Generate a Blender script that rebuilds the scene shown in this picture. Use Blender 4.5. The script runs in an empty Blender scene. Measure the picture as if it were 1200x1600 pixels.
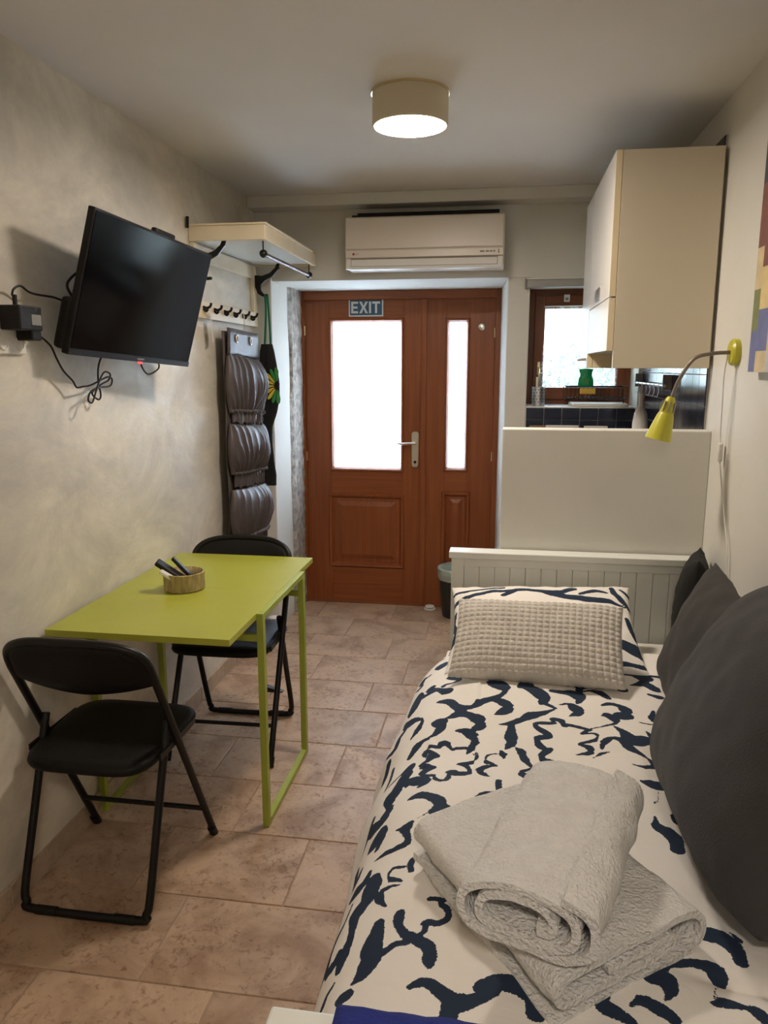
import bpy, math, random
import numpy as np
from mathutils import Vector, Matrix, noise as mnoise

random.seed(7)
scene = bpy.context.scene
COL = scene.collection

# ------------------------------------------------------------------ camera
FPX, VX, VY, CAMZ = 1190.0, 790.0, 574.0, 1.5
pitch = math.atan((800 - VY) / FPX)
yaw = math.atan((VX - 600) / (FPX / math.cos(pitch)))
cam_d = bpy.data.cameras.new('camera')
cam = bpy.data.objects.new('camera', cam_d)
COL.objects.link(cam)
cam_d.sensor_fit = 'VERTICAL'
cam_d.sensor_height = 36.0
cam_d.lens = FPX / 1600 * 36.0
cam_d.clip_start = 0.02
cam.location = (0, 0, CAMZ)
cam.rotation_euler = (math.pi / 2 - pitch, 0, yaw)
scene.camera = cam

# ------------------------------------------------------------------ world, exposure
w = bpy.data.worlds.new('daylight')
scene.world = w
w.use_nodes = True
bg = w.node_tree.nodes['Background']
bg.inputs[0].default_value = (0.64, 0.81, 1.0, 1)
bg.inputs[1].default_value = 14.0
scene.view_settings.view_transform = 'Standard'
scene.view_settings.look = 'None'
scene.view_settings.gamma = 1.0
scene.view_settings.use_curve_mapping = False
scene.view_settings.exposure = 0.84
LAMP_COL, LAMP_W, FILL_W = (1.0, 0.875, 0.745), 86.0, 80.0
scene.cycles.use_denoising = True
scene.cycles.max_bounces = 10
scene.cycles.diffuse_bounces = 6
scene.cycles.sample_clamp_indirect = 6.0
scene.cycles.caustics_reflective = False

# ------------------------------------------------------------------ materials
def nt(m):
    return m.node_tree.nodes, m.node_tree.links

def ramp(N, stops):
    r = N.new('ShaderNodeValToRGB')
    e = r.color_ramp.elements
    while len(e) < len(stops):
        e.new(0.5)
    for k, (p, c) in enumerate(stops):
        e[k].position = p
        e[k].color = (*c, 1) if len(c) == 3 else c
    return r

def M(name, col, rough=0.5, metal=0.0, var=0.0, vscale=6.0, bump=0.0, bscale=80.0, sheen=0.0, coat=0.0, spec=0.5, stretch=(1, 1, 1)):
    m = bpy.data.materials.new(name)
    m.use_nodes = True
    N, L = nt(m)
    b = N['Principled BSDF']
    b.inputs['Base Color'].default_value = (*col, 1)
    b.inputs['Roughness'].default_value = rough
    b.inputs['Metallic'].default_value = metal
    b.inputs['Specular IOR Level'].default_value = spec
    if sheen:
        b.inputs['Sheen Weight'].default_value = sheen
        b.inputs['Sheen Roughness'].default_value = 0.5
    if coat:
        b.inputs['Coat Weight'].default_value = coat
        b.inputs['Coat Roughness'].default_value = 0.08
    if var or bump:
        tc = N.new('ShaderNodeTexCoord')
        mp = N.new('ShaderNodeMapping')
        mp.inputs['Scale'].default_value = stretch
        L.new(tc.outputs['Object'], mp.inputs[0])
    if var:
        n = N.new('ShaderNodeTexNoise')
        n.inputs['Scale'].default_value = vscale
        n.inputs['Detail'].default_value = 6
        L.new(mp.outputs[0], n.inputs[0])
        lo = tuple(max(0, c * (1 - var)) for c in col)
        hi = tuple(min(1, c * (1 + var)) for c in col)
        r = ramp(N, [(0.3, lo), (0.7, hi)])
        L.new(n.outputs['Fac'], r.inputs[0])
        L.new(r.outputs[0], b.inputs['Base Color'])
    if bump:
        n2 = N.new('ShaderNodeTexNoise')
        n2.inputs['Scale'].default_value = bscale
        n2.inputs['Detail'].default_value = 4
        L.new(mp.outputs[0], n2.inputs[0])
        bp = N.new('ShaderNodeBump')
        bp.inputs['Strength'].default_value = bump
        bp.inputs['Distance'].default_value = 0.01
        L.new(n2.outputs['Fac'], bp.inputs['Height'])
        L.new(bp.outputs[0], b.inputs['Normal'])
    return m

def m_stucco():
    m = bpy.data.materials.new('stucco')
    m.use_nodes = True
    N, L = nt(m)
    b = N['Principled BSDF']
    tc = N.new('ShaderNodeTexCoord')
    mp = N.new('ShaderNodeMapping')
    mp.inputs['Scale'].default_value = (1, 1, 1.5)
    mp.inputs['Rotation'].default_value = (0.5, 0, 0)
    L.new(tc.outputs['Object'], mp.inputs[0])
    n1 = N.new('ShaderNodeTexNoise')
    n1.inputs['Scale'].default_value = 2.0
    n1.inputs['Detail'].default_value = 10
    n1.inputs['Roughness'].default_value = 0.7
    n1.inputs['Distortion'].default_value = 0.5
    L.new(mp.outputs[0], n1.inputs[0])
    r = ramp(N, [(0.34, (0.49, 0.455, 0.395)), (0.5, (0.62, 0.573, 0.48)), (0.66, (0.76, 0.708, 0.59))])
    L.new(n1.outputs['Fac'], r.inputs[0])
    L.new(r.outputs[0], b.inputs['Base Color'])
    n2 = N.new('ShaderNodeTexNoise')
    n2.inputs['Scale'].default_value = 7.0
    n2.inputs['Detail'].default_value = 10
    n2.inputs['Roughness'].default_value = 0.65
    n2.inputs['Distortion'].default_value = 0.7
    L.new(mp.outputs[0], n2.inputs[0])
    rr = ramp(N, [(0.38, (0.62,) * 3), (0.66, (0.34,) * 3)])
    L.new(n2.outputs['Fac'], rr.inputs[0])
    L.new(rr.outputs[0], b.inputs['Roughness'])
    bp = N.new('ShaderNodeBump')
    bp.inputs['Strength'].default_value = 0.35
    bp.inputs['Distance'].default_value = 0.006
    L.new(n2.outputs['Fac'], bp.inputs['Height'])
    L.new(bp.outputs[0], b.inputs['Normal'])
    return m

def m_travertine(name, base, dark, pits=True):
    m = bpy.data.materials.new(name)
    m.use_nodes = True
    N, L = nt(m)
    b = N['Principled BSDF']
    geo = N.new('ShaderNodeNewGeometry')
    oi = N.new('ShaderNodeObjectInfo')
    mul = N.new('ShaderNodeVectorMath')
    mul.operation = 'MULTIPLY_ADD'
    cx = N.new('ShaderNodeCombineXYZ')
    L.new(oi.outputs['Random'], cx.inputs[0])
    L.new(oi.outputs['Random'], cx.inputs[1])
    L.new(cx.outputs[0], mul.inputs[0])
    mul.inputs[1].default_value = (17, 31, 0)
    L.new(geo.outputs['Position'], mul.inputs[2])
    n1 = N.new('ShaderNodeTexNoise')
    n1.inputs['Scale'].default_value = 4.2
    n1.inputs['Detail'].default_value = 8
    n1.inputs['Roughness'].default_value = 0.62
    n1.inputs['Distortion'].default_value = 0.7
    L.new(mul.outputs[0], n1.inputs[0])
    r = ramp(N, [(0.36, dark), (0.52, base), (0.66, tuple(min(1, c * 1.16) for c in base))])
    L.new(n1.outputs['Fac'], r.inputs[0])
    n2 = N.new('ShaderNodeTexNoise')
    n2.inputs['Scale'].default_value = 46
    n2.inputs['Detail'].default_value = 6
    n2.inputs['Roughness'].default_value = 0.7
    n2.inputs['Distortion'].default_value = 1.0
    L.new(mul.outputs[0], n2.inputs[0])
    n3 = N.new('ShaderNodeTexNoise')
    n3.inputs['Scale'].default_value = 5.0
    n3.inputs['Detail'].default_value = 3
    L.new(mul.outputs[0], n3.inputs[0])
    ad = N.new('ShaderNodeMath')
    ad.operation = 'MULTIPLY_ADD'
    L.new(n3.outputs['Fac'], ad.inputs[0])
    ad.inputs[1].default_value = 0.35
    L.new(n2.outputs['Fac'], ad.inputs[2])
    pr = ramp(N, [(0.545, (0.60, 0.52, 0.45)), (0.60, (0.88, 0.85, 0.81)), (0.66, (1, 1, 1)), (0.80, (1.0, 1.0, 1.0))])
    L.new(ad.outputs[0], pr.inputs[0])
    mx = N.new('ShaderNodeMix')
    mx.data_type = 'RGBA'
    mx.blend_type = 'MULTIPLY'
    mx.inputs['Factor'].default_value = 0.9 if pits else 0.4
    L.new(r.outputs[0], mx.inputs[6])
    L.new(pr.outputs[0], mx.inputs[7])
    tone = N.new('ShaderNodeMapRange')
    tone.inputs['To Min'].default_value = 0.93
    tone.inputs['To Max'].default_value = 1.06
    L.new(oi.outputs['Random'], tone.inputs[0])
    mv = N.new('ShaderNodeVectorMath')
    mv.operation = 'SCALE'
    L.new(mx.outputs[2], mv.inputs[0])
    L.new(tone.outputs[0], mv.inputs['Scale'])
    L.new(mv.outputs[0], b.inputs['Base Color'])
    b.inputs['Roughness'].default_value = 0.42
    b.inputs['Specular IOR Level'].default_value = 0.35
    bp = N.new('ShaderNodeBump')
    bp.inputs['Strength'].default_value = 0.3
    bp.inputs['Distance'].default_value = 0.004
    L.new(pr.outputs[0], bp.inputs['Height'])
    L.new(bp.outputs[0], b.inputs['Normal'])
    return m

def m_wood(name, c1, c2, axis='z', rough=0.38):
    m = bpy.data.materials.new(name)
    m.use_nodes = True
    N, L = nt(m)
    b = N['Principled BSDF']
    geo = N.new('ShaderNodeNewGeometry')
    mp = N.new('ShaderNodeMapping')
    mp.vector_type = 'POINT'
    mp.inputs['Scale'].default_value = (26, 26, 1.3) if axis == 'z' else (1.3, 26, 26)
    L.new(geo.outputs['Position'], mp.inputs[0])
    n = N.new('ShaderNodeTexNoise')
    n.inputs['Scale'].default_value = 1.6
    n.inputs['Detail'].default_value = 7
    n.inputs['Distortion'].default_value = 0.4
    L.new(mp.outputs[0], n.inputs[0])
    r = ramp(N, [(0.28, c2), (0.72, c1)])
    L.new(n.outputs['Fac'], r.inputs[0])
    L.new(r.outputs[0], b.inputs['Base Color'])
    b.inputs['Roughness'].default_value = rough
    b.inputs['Specular IOR Level'].default_value = 0.4
    return m

def m_frost(name, col, frost=0.75):
    """frosted pane: scatters daylight through"""
    m = bpy.data.materials.new(name)
    m.use_nodes = True
    N, L = nt(m)
    N.remove(N['Principled BSDF'])
    out = N['Material Output']
    t = N.new('ShaderNodeBsdfTranslucent')
    t.inputs[0].default_value = (*col, 1)
    tr = N.new('ShaderNodeBsdfTransparent')
    tr.inputs[0].default_value = (*col, 1)
    g = N.new('ShaderNodeBsdfGlossy')
    g.inputs['Roughness'].default_value = 0.3
    g.inputs[0].default_value = (0.8, 0.8, 0.8, 1)
    a = N.new('ShaderNodeMixShader')
    a.inputs[0].default_value = frost
    L.new(tr.outputs[0], a.inputs[1])
    L.new(t.outputs[0], a.inputs[2])
    c = N.new('ShaderNodeMixShader')
    c.inputs[0].default_value = 0.05
    L.new(a.outputs[0], c.inputs[1])
    L.new(g.outputs[0], c.inputs[2])
    L.new(c.outputs[0], out.inputs[0])
    tc = N.new('ShaderNodeTexCoord')
    n = N.new('ShaderNodeTexNoise')
    n.inputs['Scale'].default_value = 90
    L.new(tc.outputs['Object'], n.inputs[0])
    bp = N.new('ShaderNodeBump')
    bp.inputs['Strength'].default_value = 0.5
    bp.inputs['Distance'].default_value = 0.004
    L.new(n.outputs['Fac'], bp.inputs['Height'])
    L.new(bp.outputs[0], t.inputs['Normal'])
    L.new(bp.outputs[0], g.inputs['Normal'])
    return m

def m_emit(name, col, s):
    m = bpy.data.materials.new(name)
    m.use_nodes = True
    N, L = nt(m)
    N.remove(N['Principled BSDF'])
    e = N.new('ShaderNodeEmission')
    e.inputs[0].default_value = (*col, 1)
    e.inputs[1].default_value = s
    L.new(e.outputs[0], N['Material Output'].inputs[0])
    return m

def m_print(name, ground, ink):
    """cotton with brushed ink strokes: the mesh carries a signed stroke distance (mm) in 'stroke'"""
    m = bpy.data.materials.new(name)
    m.use_nodes = True
    N, L = nt(m)
    b = N['Principled BSDF']
    at = N.new('ShaderNodeAttribute')
    at.attribute_name = 'stroke'
    tc = N.new('ShaderNodeTexCoord')
    n = N.new('ShaderNodeTexNoise')
    n.inputs['Scale'].default_value = 120
    n.inputs['Detail'].default_value = 3
    n.inputs['Roughness'].default_value = 0.6
    L.new(tc.outputs['Object'], n.inputs[0])
    ma = N.new('ShaderNodeMath')
    ma.operation = 'MULTIPLY_ADD'
    L.new(n.outputs['Fac'], ma.inputs[0])
    ma.inputs[1].default_value = 5.0
    L.new(at.outputs['Fac'], ma.inputs[2])
    nb_ = N.new('ShaderNodeTexNoise')
    nb_.inputs['Scale'].default_value = 420
    nb_.inputs['Detail'].default_value = 2
    L.new(tc.outputs['Object'], nb_.inputs[0])
    mb_ = N.new('ShaderNodeMath')
    mb_.operation = 'MULTIPLY_ADD'
    L.new(nb_.outputs['Fac'], mb_.inputs[0])
    mb_.inputs[1].default_value = 4.0
    mb_.inputs[2].default_value = -2.0
    ms_ = N.new('ShaderNodeMath')
    ms_.operation = 'ADD'
    L.new(ma.outputs[0], ms_.inputs[0])
    L.new(mb_.outputs[0], ms_.inputs[1])
    ma = ms_
    mr = N.new('ShaderNodeMapRange')
    mr.inputs['From Min'].default_value = 2.2
    mr.inputs['From Max'].default_value = 2.8
    mr.inputs['To Min'].default_value = 1.0
    mr.inputs['To Max'].default_value = 0.0
    L.new(ma.outputs[0], mr.inputs[0])
    mx = N.new('ShaderNodeMix')
    mx.data_type = 'RGBA'
    mx.inputs[6].default_value = (*ground, 1)
    mx.inputs[7].default_value = (*ink, 1)
    L.new(mr.outputs[0], mx.inputs['Factor'])
    L.new(mx.outputs[2], b.inputs['Base Color'])
    b.inputs['Roughness'].default_value = 0.85
    b.inputs['Specular IOR Level'].default_value = 0.2
    n2 = N.new('ShaderNodeTexNoise')
    n2.inputs['Scale'].default_value = 14
    n2.inputs['Detail'].default_value = 4
    n2.inputs['Distortion'].default_value = 0.6
    L.new(tc.outputs['Object'], n2.inputs[0])
    bp = N.new('ShaderNodeBump')
    bp.inputs['Strength'].default_value = 0.35
    bp.inputs['Distance'].default_value = 0.012
    L.new(n2.outputs['Fac'], bp.inputs['Height'])
    L.new(bp.outputs[0], b.inputs['Normal'])
    return m

def m_sheer(name, col, alpha):
    m = bpy.data.materials.new(name)
    m.use_nodes = True
    N, L = nt(m)
    N.remove(N['Principled BSDF'])
    out = N['Material Output']
    t = N.new('ShaderNodeBsdfTranslucent')
    t.inputs[0].default_value = (*col, 1)
    d = N.new('ShaderNodeBsdfDiffuse')
    d.inputs[0].default_value = (*col, 1)
    tr = N.new('ShaderNodeBsdfTransparent')
    a = N.new('ShaderNodeMixShader')
    a.inputs[0].default_value = 0.35
    L.new(t.outputs[0], a.inputs[1])
    L.new(d.outputs[0], a.inputs[2])
    c = N.new('ShaderNodeMixShader')
    tc = N.new('ShaderNodeTexCoord')
    v = N.new('ShaderNodeTexVoronoi')
    v.inputs['Scale'].default_value = 55
    L.new(tc.outputs['Object'], v.inputs[0])
    r = ramp(N, [(0.25, (alpha + 0.2,) * 3), (0.5, (alpha,) * 3)])
    L.new(v.outputs['Distance'], r.inputs[0])
    L.new(r.outputs[0], c.inputs[0])
    L.new(tr.outputs[0], c.inputs[1])
    L.new(a.outputs[0], c.inputs[2])
    L.new(c.outputs[0], out.inputs[0])
    return m

MT = dict(
    stucco=m_stucco(),
    paint=M('wall_paint', (0.66, 0.645, 0.59), 0.75, var=0.04, vscale=3, bump=0.08, bscale=30),
    ceil=M('ceiling_paint', (0.72, 0.70, 0.665), 0.85, var=0.03, vscale=2),
    stone=M('rough_stone', (0.36, 0.33, 0.29), 0.9, var=0.45, vscale=22, bump=0.9, bscale=60),
    travertine=m_travertine('travertine', (0.47, 0.325, 0.22), (0.32, 0.20, 0.125)),
    travskirt=m_travertine('travertine_skirting', (0.47, 0.36, 0.255), (0.38, 0.28, 0.19), False),
    grout=M('grout', (0.36, 0.255, 0.175), 0.9, var=0.15, vscale=20),
    doorz=m_wood('door_wood_upright', (0.285, 0.082, 0.022), (0.205, 0.052, 0.014), 'z'),
    doorx=m_wood('door_wood_level', (0.285, 0.082, 0.022), (0.205, 0.052, 0.014), 'x'),
    winwood=m_wood('window_wood', (0.20, 0.052, 0.014), (0.13, 0.032, 0.010), 'z'),
    winwoodx=m_wood('window_wood_level', (0.20, 0.052, 0.014), (0.13, 0.032, 0.010), 'x'),
    frost=m_frost('frosted_glass', (0.93, 0.93, 0.95)),
    clear=m_frost('window_glass', (0.95, 0.97, 0.97), 0.06),
    chrome=M('brushed_metal', (0.72, 0.68, 0.60), 0.28, 1.0),
    steel=M('steel', (0.62, 0.62, 0.62), 0.3, 1.0),
    white=M('white_plastic', (0.72, 0.70, 0.66), 0.4),
    acwhite=M('air_conditioner_plastic', (0.68, 0.62, 0.54), 0.35),
    lacquer=M('white_lacquer', (0.72, 0.735, 0.69), 0.35, var=0.03, vscale=5),
    cream=M('cream_paint', (0.74, 0.64, 0.46), 0.4, var=0.05, vscale=8),
    cabinet=M('cabinet_laminate', (0.62, 0.55, 0.42), 0.35, var=0.03, vscale=2),
    cabedge=M('cabinet_edge', (0.74, 0.62, 0.40), 0.4),
    cabdoor=M('cabinet_door', (0.70, 0.67, 0.62), 0.28),
    black=M('black_metal', (0.006, 0.0055, 0.0055), 0.38, spec=0.3),
    blackplastic=M('black_plastic', (0.007, 0.0065, 0.0065), 0.45, bump=0.1, bscale=300, spec=0.3),
    vinyl=M('black_vinyl', (0.005, 0.0046, 0.0044), 0.5, bump=0.1, bscale=150, spec=0.22),
    screen=M('screen_glass', (0.002, 0.002, 0.0025), 0.12, spec=0.16),
    tvbody=M('television_plastic', (0.008, 0.0065, 0.0065), 0.45, spec=0.3),
    green=M('green_lacquer', (0.39, 0.40, 0.045), 0.42, var=0.04, vscale=6),
    greenedge=M('green_metal', (0.34, 0.40, 0.055), 0.4, var=0.06, vscale=10),
    lampgreen=M('lamp_green_metal', (0.50, 0.47, 0.035), 0.35),
    straw=M('woven_straw', (0.42, 0.33, 0.15), 0.8, var=0.35, vscale=60, bump=0.6, bscale=120, stretch=(1, 1, 0.25)),
    duvet=m_print('printed_cotton', (0.85, 0.81, 0.755), (0.022, 0.037, 0.068)),
    sheet=M('white_sheet', (0.72, 0.69, 0.62), 0.9, bump=0.3, bscale=12),
    greyknit=M('grey_waffle_fabric', (0.58, 0.54, 0.48), 0.95, var=0.08, vscale=20, bump=0.3, bscale=200, sheen=0.2),
    charcoal=M('charcoal_fabric', (0.043, 0.041, 0.041), 0.95, var=0.18, vscale=3, bump=0.25, bscale=260, sheen=0.06),
    blackcloth=M('black_cloth', (0.008, 0.008, 0.008), 0.9, bump=0.3, bscale=40),
    terry=M('terry_towel', (0.87, 0.855, 0.825), 1.0, var=0.05, vscale=40, bump=1.0, bscale=170, sheen=0.2),
    terryedge=M('terry_border', (0.74, 0.70, 0.62), 0.95, bump=0.4, bscale=300),
    bluecloth=M('blue_cloth', (0.008, 0.020, 0.20), 0.9, var=0.12, vscale=12, bump=0.3, bscale=300),
    satin=M('grey_satin', (0.072, 0.058, 0.055), 0.48, var=0.15, vscale=8),
    greenstrap=M('green_strap', (0.01, 0.16, 0.085), 0.8),
    yellow=M('yellow_print', (0.62, 0.50, 0.05), 0.8),
    leafgreen=M('green_print', (0.03, 0.22, 0.05), 0.8),
    tile=M('blue_glazed_tile', (0.010, 0.014, 0.032), 0.16, coat=0.2),
    tgrout=M('tile_grout', (0.42, 0.40, 0.38), 0.9),
    binplastic=M('bin_plastic', (0.014, 0.017, 0.018), 0.5),
    liner=M('bin_liner', (0.36, 0.42, 0.36), 0.45, bump=0.6, bscale=25),
    signblue=M('sign_blue', (0.035, 0.085, 0.135), 0.5),
    signwhite=M('sign_white', (0.62, 0.62, 0.58), 0.5),
    red=M('red_mark', (0.35, 0.02, 0.02), 0.5),
    led=m_emit('red_led', (1.0, 0.03, 0.03), 3.0),
    greymark=M('grey_mark', (0.22, 0.21, 0.20), 0.5),
    soap=M('green_soap', (0.01, 0.26, 0.10), 0.25),
    sponge=M('yellow_sponge', (0.70, 0.48, 0.08), 0.95, bump=0.6, bscale=200),
    paper=M('white_paper', (0.72, 0.70, 0.65), 0.8),
    worktop=M('wooden_worktop', (0.25, 0.13, 0.06), 0.5, var=0.2, vscale=10),
    sheer=m_sheer('lace', (0.92, 0.92, 0.94), 0.22),
    leaf=M('leaf', (0.045, 0.085, 0.05), 0.7, var=0.3, vscale=8),
    ground=M('paving', (0.45, 0.44, 0.42), 0.9, var=0.1),
    lampshade=M('ceiling_lamp_shade', (0.62, 0.56, 0.42), 0.6),
    neck=M('gooseneck_metal', (0.20, 0.165, 0.13), 0.4, 0.5),
    rodmetal=M('rod_metal', (0.20, 0.165, 0.155), 0.5, 0.8),
    brass=M('brass', (0.75, 0.62, 0.35), 0.3, 1.0),
    lampglow=m_emit('lamp_diffuser', LAMP_COL, LAMP_W),
    fillglow=m_emit('fill_diffuser', LAMP_COL, FILL_W),
    grey=M('grey_plastic', (0.34, 0.33, 0.31), 0.5),
    canvas_side=M('canvas_side', (0.55, 0.5, 0.42), 0.8),
)

# ------------------------------------------------------------------ mesh helpers
ORG = {}

class MB:
    def __init__(s):
        s.v, s.f, s.mi = [], [], []
    def add(s, vs, fs, mi=0):
        o = len(s.v)
        s.v += [tuple(p) for p in vs]
        s.f += [tuple(i + o for i in f) for f in fs]
        s.mi += [mi] * len(fs)
        return s
    def box(s, x0, x1, y0, y1, z0, z1, mat=None, mi=0):
        vs = [(x, y, z) for z in (z0, z1) for y in (y0, y1) for x in (x0, x1)]
        if mat is not None:
            vs = [mat @ Vector(p) for p in vs]
        return s.add(vs, [(0, 2, 3, 1), (4, 5, 7, 6), (0, 1, 5, 4), (2, 6, 7, 3), (0, 4, 6, 2), (1, 3, 7, 5)], mi)
    def prism(s, poly, a0, a1, axis='z', mat=None):
        n = len(poly)
        def P(p, a):
            q = {'z': (p[0], p[1], a), 'y': (p[0], a, p[1]), 'x': (a, p[0], p[1])}[axis]
            return mat @ Vector(q) if mat is not None else q
        vs = [P(p, a0) for p in poly] + [P(p, a1) for p in poly]
        fs = [tuple(range(n))[::-1], tuple(range(n, 2 * n))] + [(i, (i + 1) % n, n + (i + 1) % n, n + i) for i in range(n)]
        return s.add(vs, fs)
    def tube(s, path, r, n=8, closed=False):
        pts = [Vector(p) for p in path]
        m = len(pts)
        rs = r if isinstance(r, (list, tuple)) else [r] * m
        vs = []
        up = None
        for i, p in enumerate(pts):
            if closed:
                d = pts[(i + 1) % m] - pts[i - 1]
            else:
                d = pts[min(i + 1, m - 1)] - pts[max(i - 1, 0)]
            d = d.normalized() if d.length > 1e-9 else Vector((0, 0, 1))
            if up is None:
                up = Vector((0, 0, 1)) if abs(d.z) < 0.9 else Vector((1, 0, 0))
            a = (up - d * up.dot(d)).normalized()
            up = a
            b = d.cross(a)
            for k in range(n):
                t = 2 * math.pi * k / n
                vs.append(p + (a * math.cos(t) + b * math.sin(t)) * rs[i])
        fs = []
        for i in range(m if closed else m - 1):
            j = (i + 1) % m
            for k in range(n):
                fs.append((i * n + k, i * n + (k + 1) % n, j * n + (k + 1) % n, j * n + k))
        if not closed:
            fs += [tuple(range(n))[::-1], tuple(range((m - 1) * n, m * n))]
        return s.add(vs, fs)
    def lathe(s, prof, n=24, mat=Matrix(), cap=True):
        vs = [mat @ Vector((r * math.cos(2 * math.pi * k / n), r * math.sin(2 * math.pi * k / n), z)) for r, z in prof for k in range(n)]
        m = len(prof)
        fs = [(i * n + k, i * n + (k + 1) % n, (i + 1) * n + (k + 1) % n, (i + 1) * n + k) for i in range(m - 1) for k in range(n)]
        if cap:
            fs += [tuple(range(n))[::-1], tuple(range((m - 1) * n, m * n))]
        return s.add(vs, fs)
    def grid(s, A, wrap=False):
        nu, nv = len(A), len(A[0])
        vs = [p for row in A for p in row]
        fs = [(i * nv + j, i * nv + (j + 1) % nv, (i + 1) * nv + (j + 1) % nv, (i + 1) * nv + j) for i in range(nu - 1) for j in range(nv if wrap else nv - 1)]
        return s.add(vs, fs)
    def build(s, name, mat, parent=None, bevel=0.0, smooth=False, solid=0.0, sub=0, segs=2):
        o0 = ORG.get(parent.name, Vector((0, 0, 0))) if parent else Vector((0, 0, 0))
        me = bpy.data.meshes.new(name)
        me.from_pydata([tuple(Vector(p) - o0) for p in s.v], [], s.f)
        for mm in (mat if isinstance(mat, (list, tuple)) else [mat]):
            me.materials.append(MT[mm] if isinstance(mm, str) else mm)
        if any(s.mi):
            me.polygons.foreach_set('material_index', s.mi)
        me.update()
        if smooth:
            me.polygons.foreach_set('use_smooth', [True] * len(me.polygons))
            if smooth == 'auto':
                try:
                    me.set_sharp_from_angle(angle=math.radians(40))
                except Exception:
                    pass
        o = bpy.data.objects.new(name, me)
        COL.objects.link(o)
        if parent:
            o.parent = parent
        ORG[o.name] = o0
        if bevel:
            b = o.modifiers.new('bevel', 'BEVEL')
            b.width = bevel
            b.segments = segs
            b.limit_method = 'ANGLE'
        if solid:
            q = o.modifiers.new('thickness', 'SOLIDIFY')
            q.thickness = solid
            q.offset = 0
        if sub:
            q = o.modifiers.new('smoothing', 'SUBSURF')
            q.levels = q.render_levels = sub
        return o

def tag(o, label=None, cat=None, group=None, kind=None):
    if label: o['label'] = label
    if cat: o['category'] = cat
    if group: o['group'] = group
    if kind: o['kind'] = kind
    return o

def root(name, loc=(0, 0, 0), label=None, cat=None, group=None, kind=None, rz=0.0):
    e = bpy.data.objects.new(name, None)
    COL.objects.link(e)
    e.location = loc
    e.rotation_euler = (0, 0, rz)
    e.empty_display_size = 0.1
    ORG[e.name] = Vector(loc)
    return tag(e, label, cat, group, kind)

def part_root(name, parent):
    e = bpy.data.objects.new(name, None)
    COL.objects.link(e)
    e.parent = parent
    e.empty_display_size = 0.05
    ORG[e.name] = ORG[parent.name]
    return e

def box(name, mat, parent, x0, x1, y0, y1, z0, z1, bevel=0.0, **k):
    return MB().box(x0, x1, y0, y1, z0, z1).build(name, mat, parent, bevel, **k)

def catmull(P, n=8, closed=False):
    P = [Vector(p) for p in P]
    m = len(P)
    out = []
    for i in range(m if closed else m - 1):
        if closed:
            a, b, c, d = P[i - 1], P[i], P[(i + 1) % m], P[(i + 2) % m]
        else:
            b, c = P[i], P[i + 1]
            a = P[i - 1] if i else 2 * b - c
            d = P[i + 2] if i + 2 < m else 2 * c - b
        for k in range(n):
            t = k / n
            out.append(0.5 * ((2 * b) + (c - a) * t + (2 * a - 5 * b + 4 * c - d) * t * t + (3 * b - a - 3 * c + d) * t ** 3))
    if not closed:
        out.append(P[-1])
    return out

def frame_mat(origin, ex, ey, ez):
    return Matrix(((ex[0], ey[0], ez[0], origin[0]), (ex[1], ey[1], ez[1], origin[1]), (ex[2], ey[2], ez[2], origin[2]), (0, 0, 0, 1)))

def rot(ax, deg):
    return Matrix.Rotation(math.radians(deg), 4, ax)

def nz(x, y, z=0.0):
    return mnoise.noise(Vector((x, y, z)))

# ------------------------------------------------------------------ room shell
XL, XR, YB, YF, YD, ZC = -1.336, 0.695, -1.3, 4.10, 4.66, 2.36
fl = root('floor', (0, 0, 0), kind='structure')
box('grout_bed', 'grout', fl, XL, XR, YB, YD + 0.06, -0.03, -0.0035)
rows = [-1.3, -0.986, -0.672, -0.358, -0.044, 0.27, 0.585, 0.9, 1.215, 1.53, 1.845, 2.16, 2.477, 2.79, 3.104, 3.417, 3.73, 4.042, 4.355, 4.66]
joints = {1.845: [-0.58, -1.04, -0.12, 0.34], 2.16: [-0.845, -0.39, 0.07], 2.477: [-0.588, -1.045, -0.13, 0.33], 2.79: [-0.471, -0.93, 0.0, 0.45],
          3.104: [-0.584, -1.04, -0.13, 0.33], 3.417: [-0.448, -0.905, 0.01, 0.46], 3.73: [-0.578, -1.035, -0.12, 0.34], 4.042: [-0.403, -0.86, 0.05],
          4.355: [-0.64, -1.1, -0.18], 1.53: [-0.40, -0.86, 0.06], 1.215: [-0.66, -1.12, -0.2, 0.26]}
J = 0.0022
for k in range(len(rows) - 1):
    y0, y1 = rows[k], rows[k + 1]
    js = sorted(joints.get(rows[k], [-0.9 + 0.21 * (k % 3), -0.44 + 0.21 * (k % 3), 0.02 + 0.21 * (k % 3)]))
    xs = [XL] + js + [XR]
    for a, b in zip(xs[:-1], xs[1:]):
        dz = random.uniform(-0.0006, 0.0006)
        box('tile', 'travertine', fl, a + J, b - J, y0 + J, y1 - J, -0.012, dz, 0.0025)

box('ceiling', 'ceil', None, XL - 0.1, XR + 0.1, YB, YF + 0.1, ZC, ZC + 0.08)['kind'] = 'structure'
box('wall_left', 'stucco', None, XL - 0.12, XL, YB, YD + 0.1, -0.03, ZC + 0.05)['kind'] = 'structure'
wr = box('wall_right', 'paint', None, XR, XR + 0.12, YB, YD + 0.1, -0.03, ZC + 0.05)
wr['kind'] = 'structure'
box('wall_back', 'paint', None, XL - 0.1, XR + 0.1, YB - 0.1, YB, -0.03, ZC + 0.05)['kind'] = 'structure'

bl = root('baseboard_left', (XL, 0, 0), kind='structure')
yy = 1.25
while yy < 4.06:
    y2 = min(yy + 0.46, 4.06)
    box('tile', 'travskirt', bl, XL, XL + 0.011, yy + 0.0015, y2 - 0.0015, 0.0, 0.074, 0.002)
    yy = y2

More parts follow.
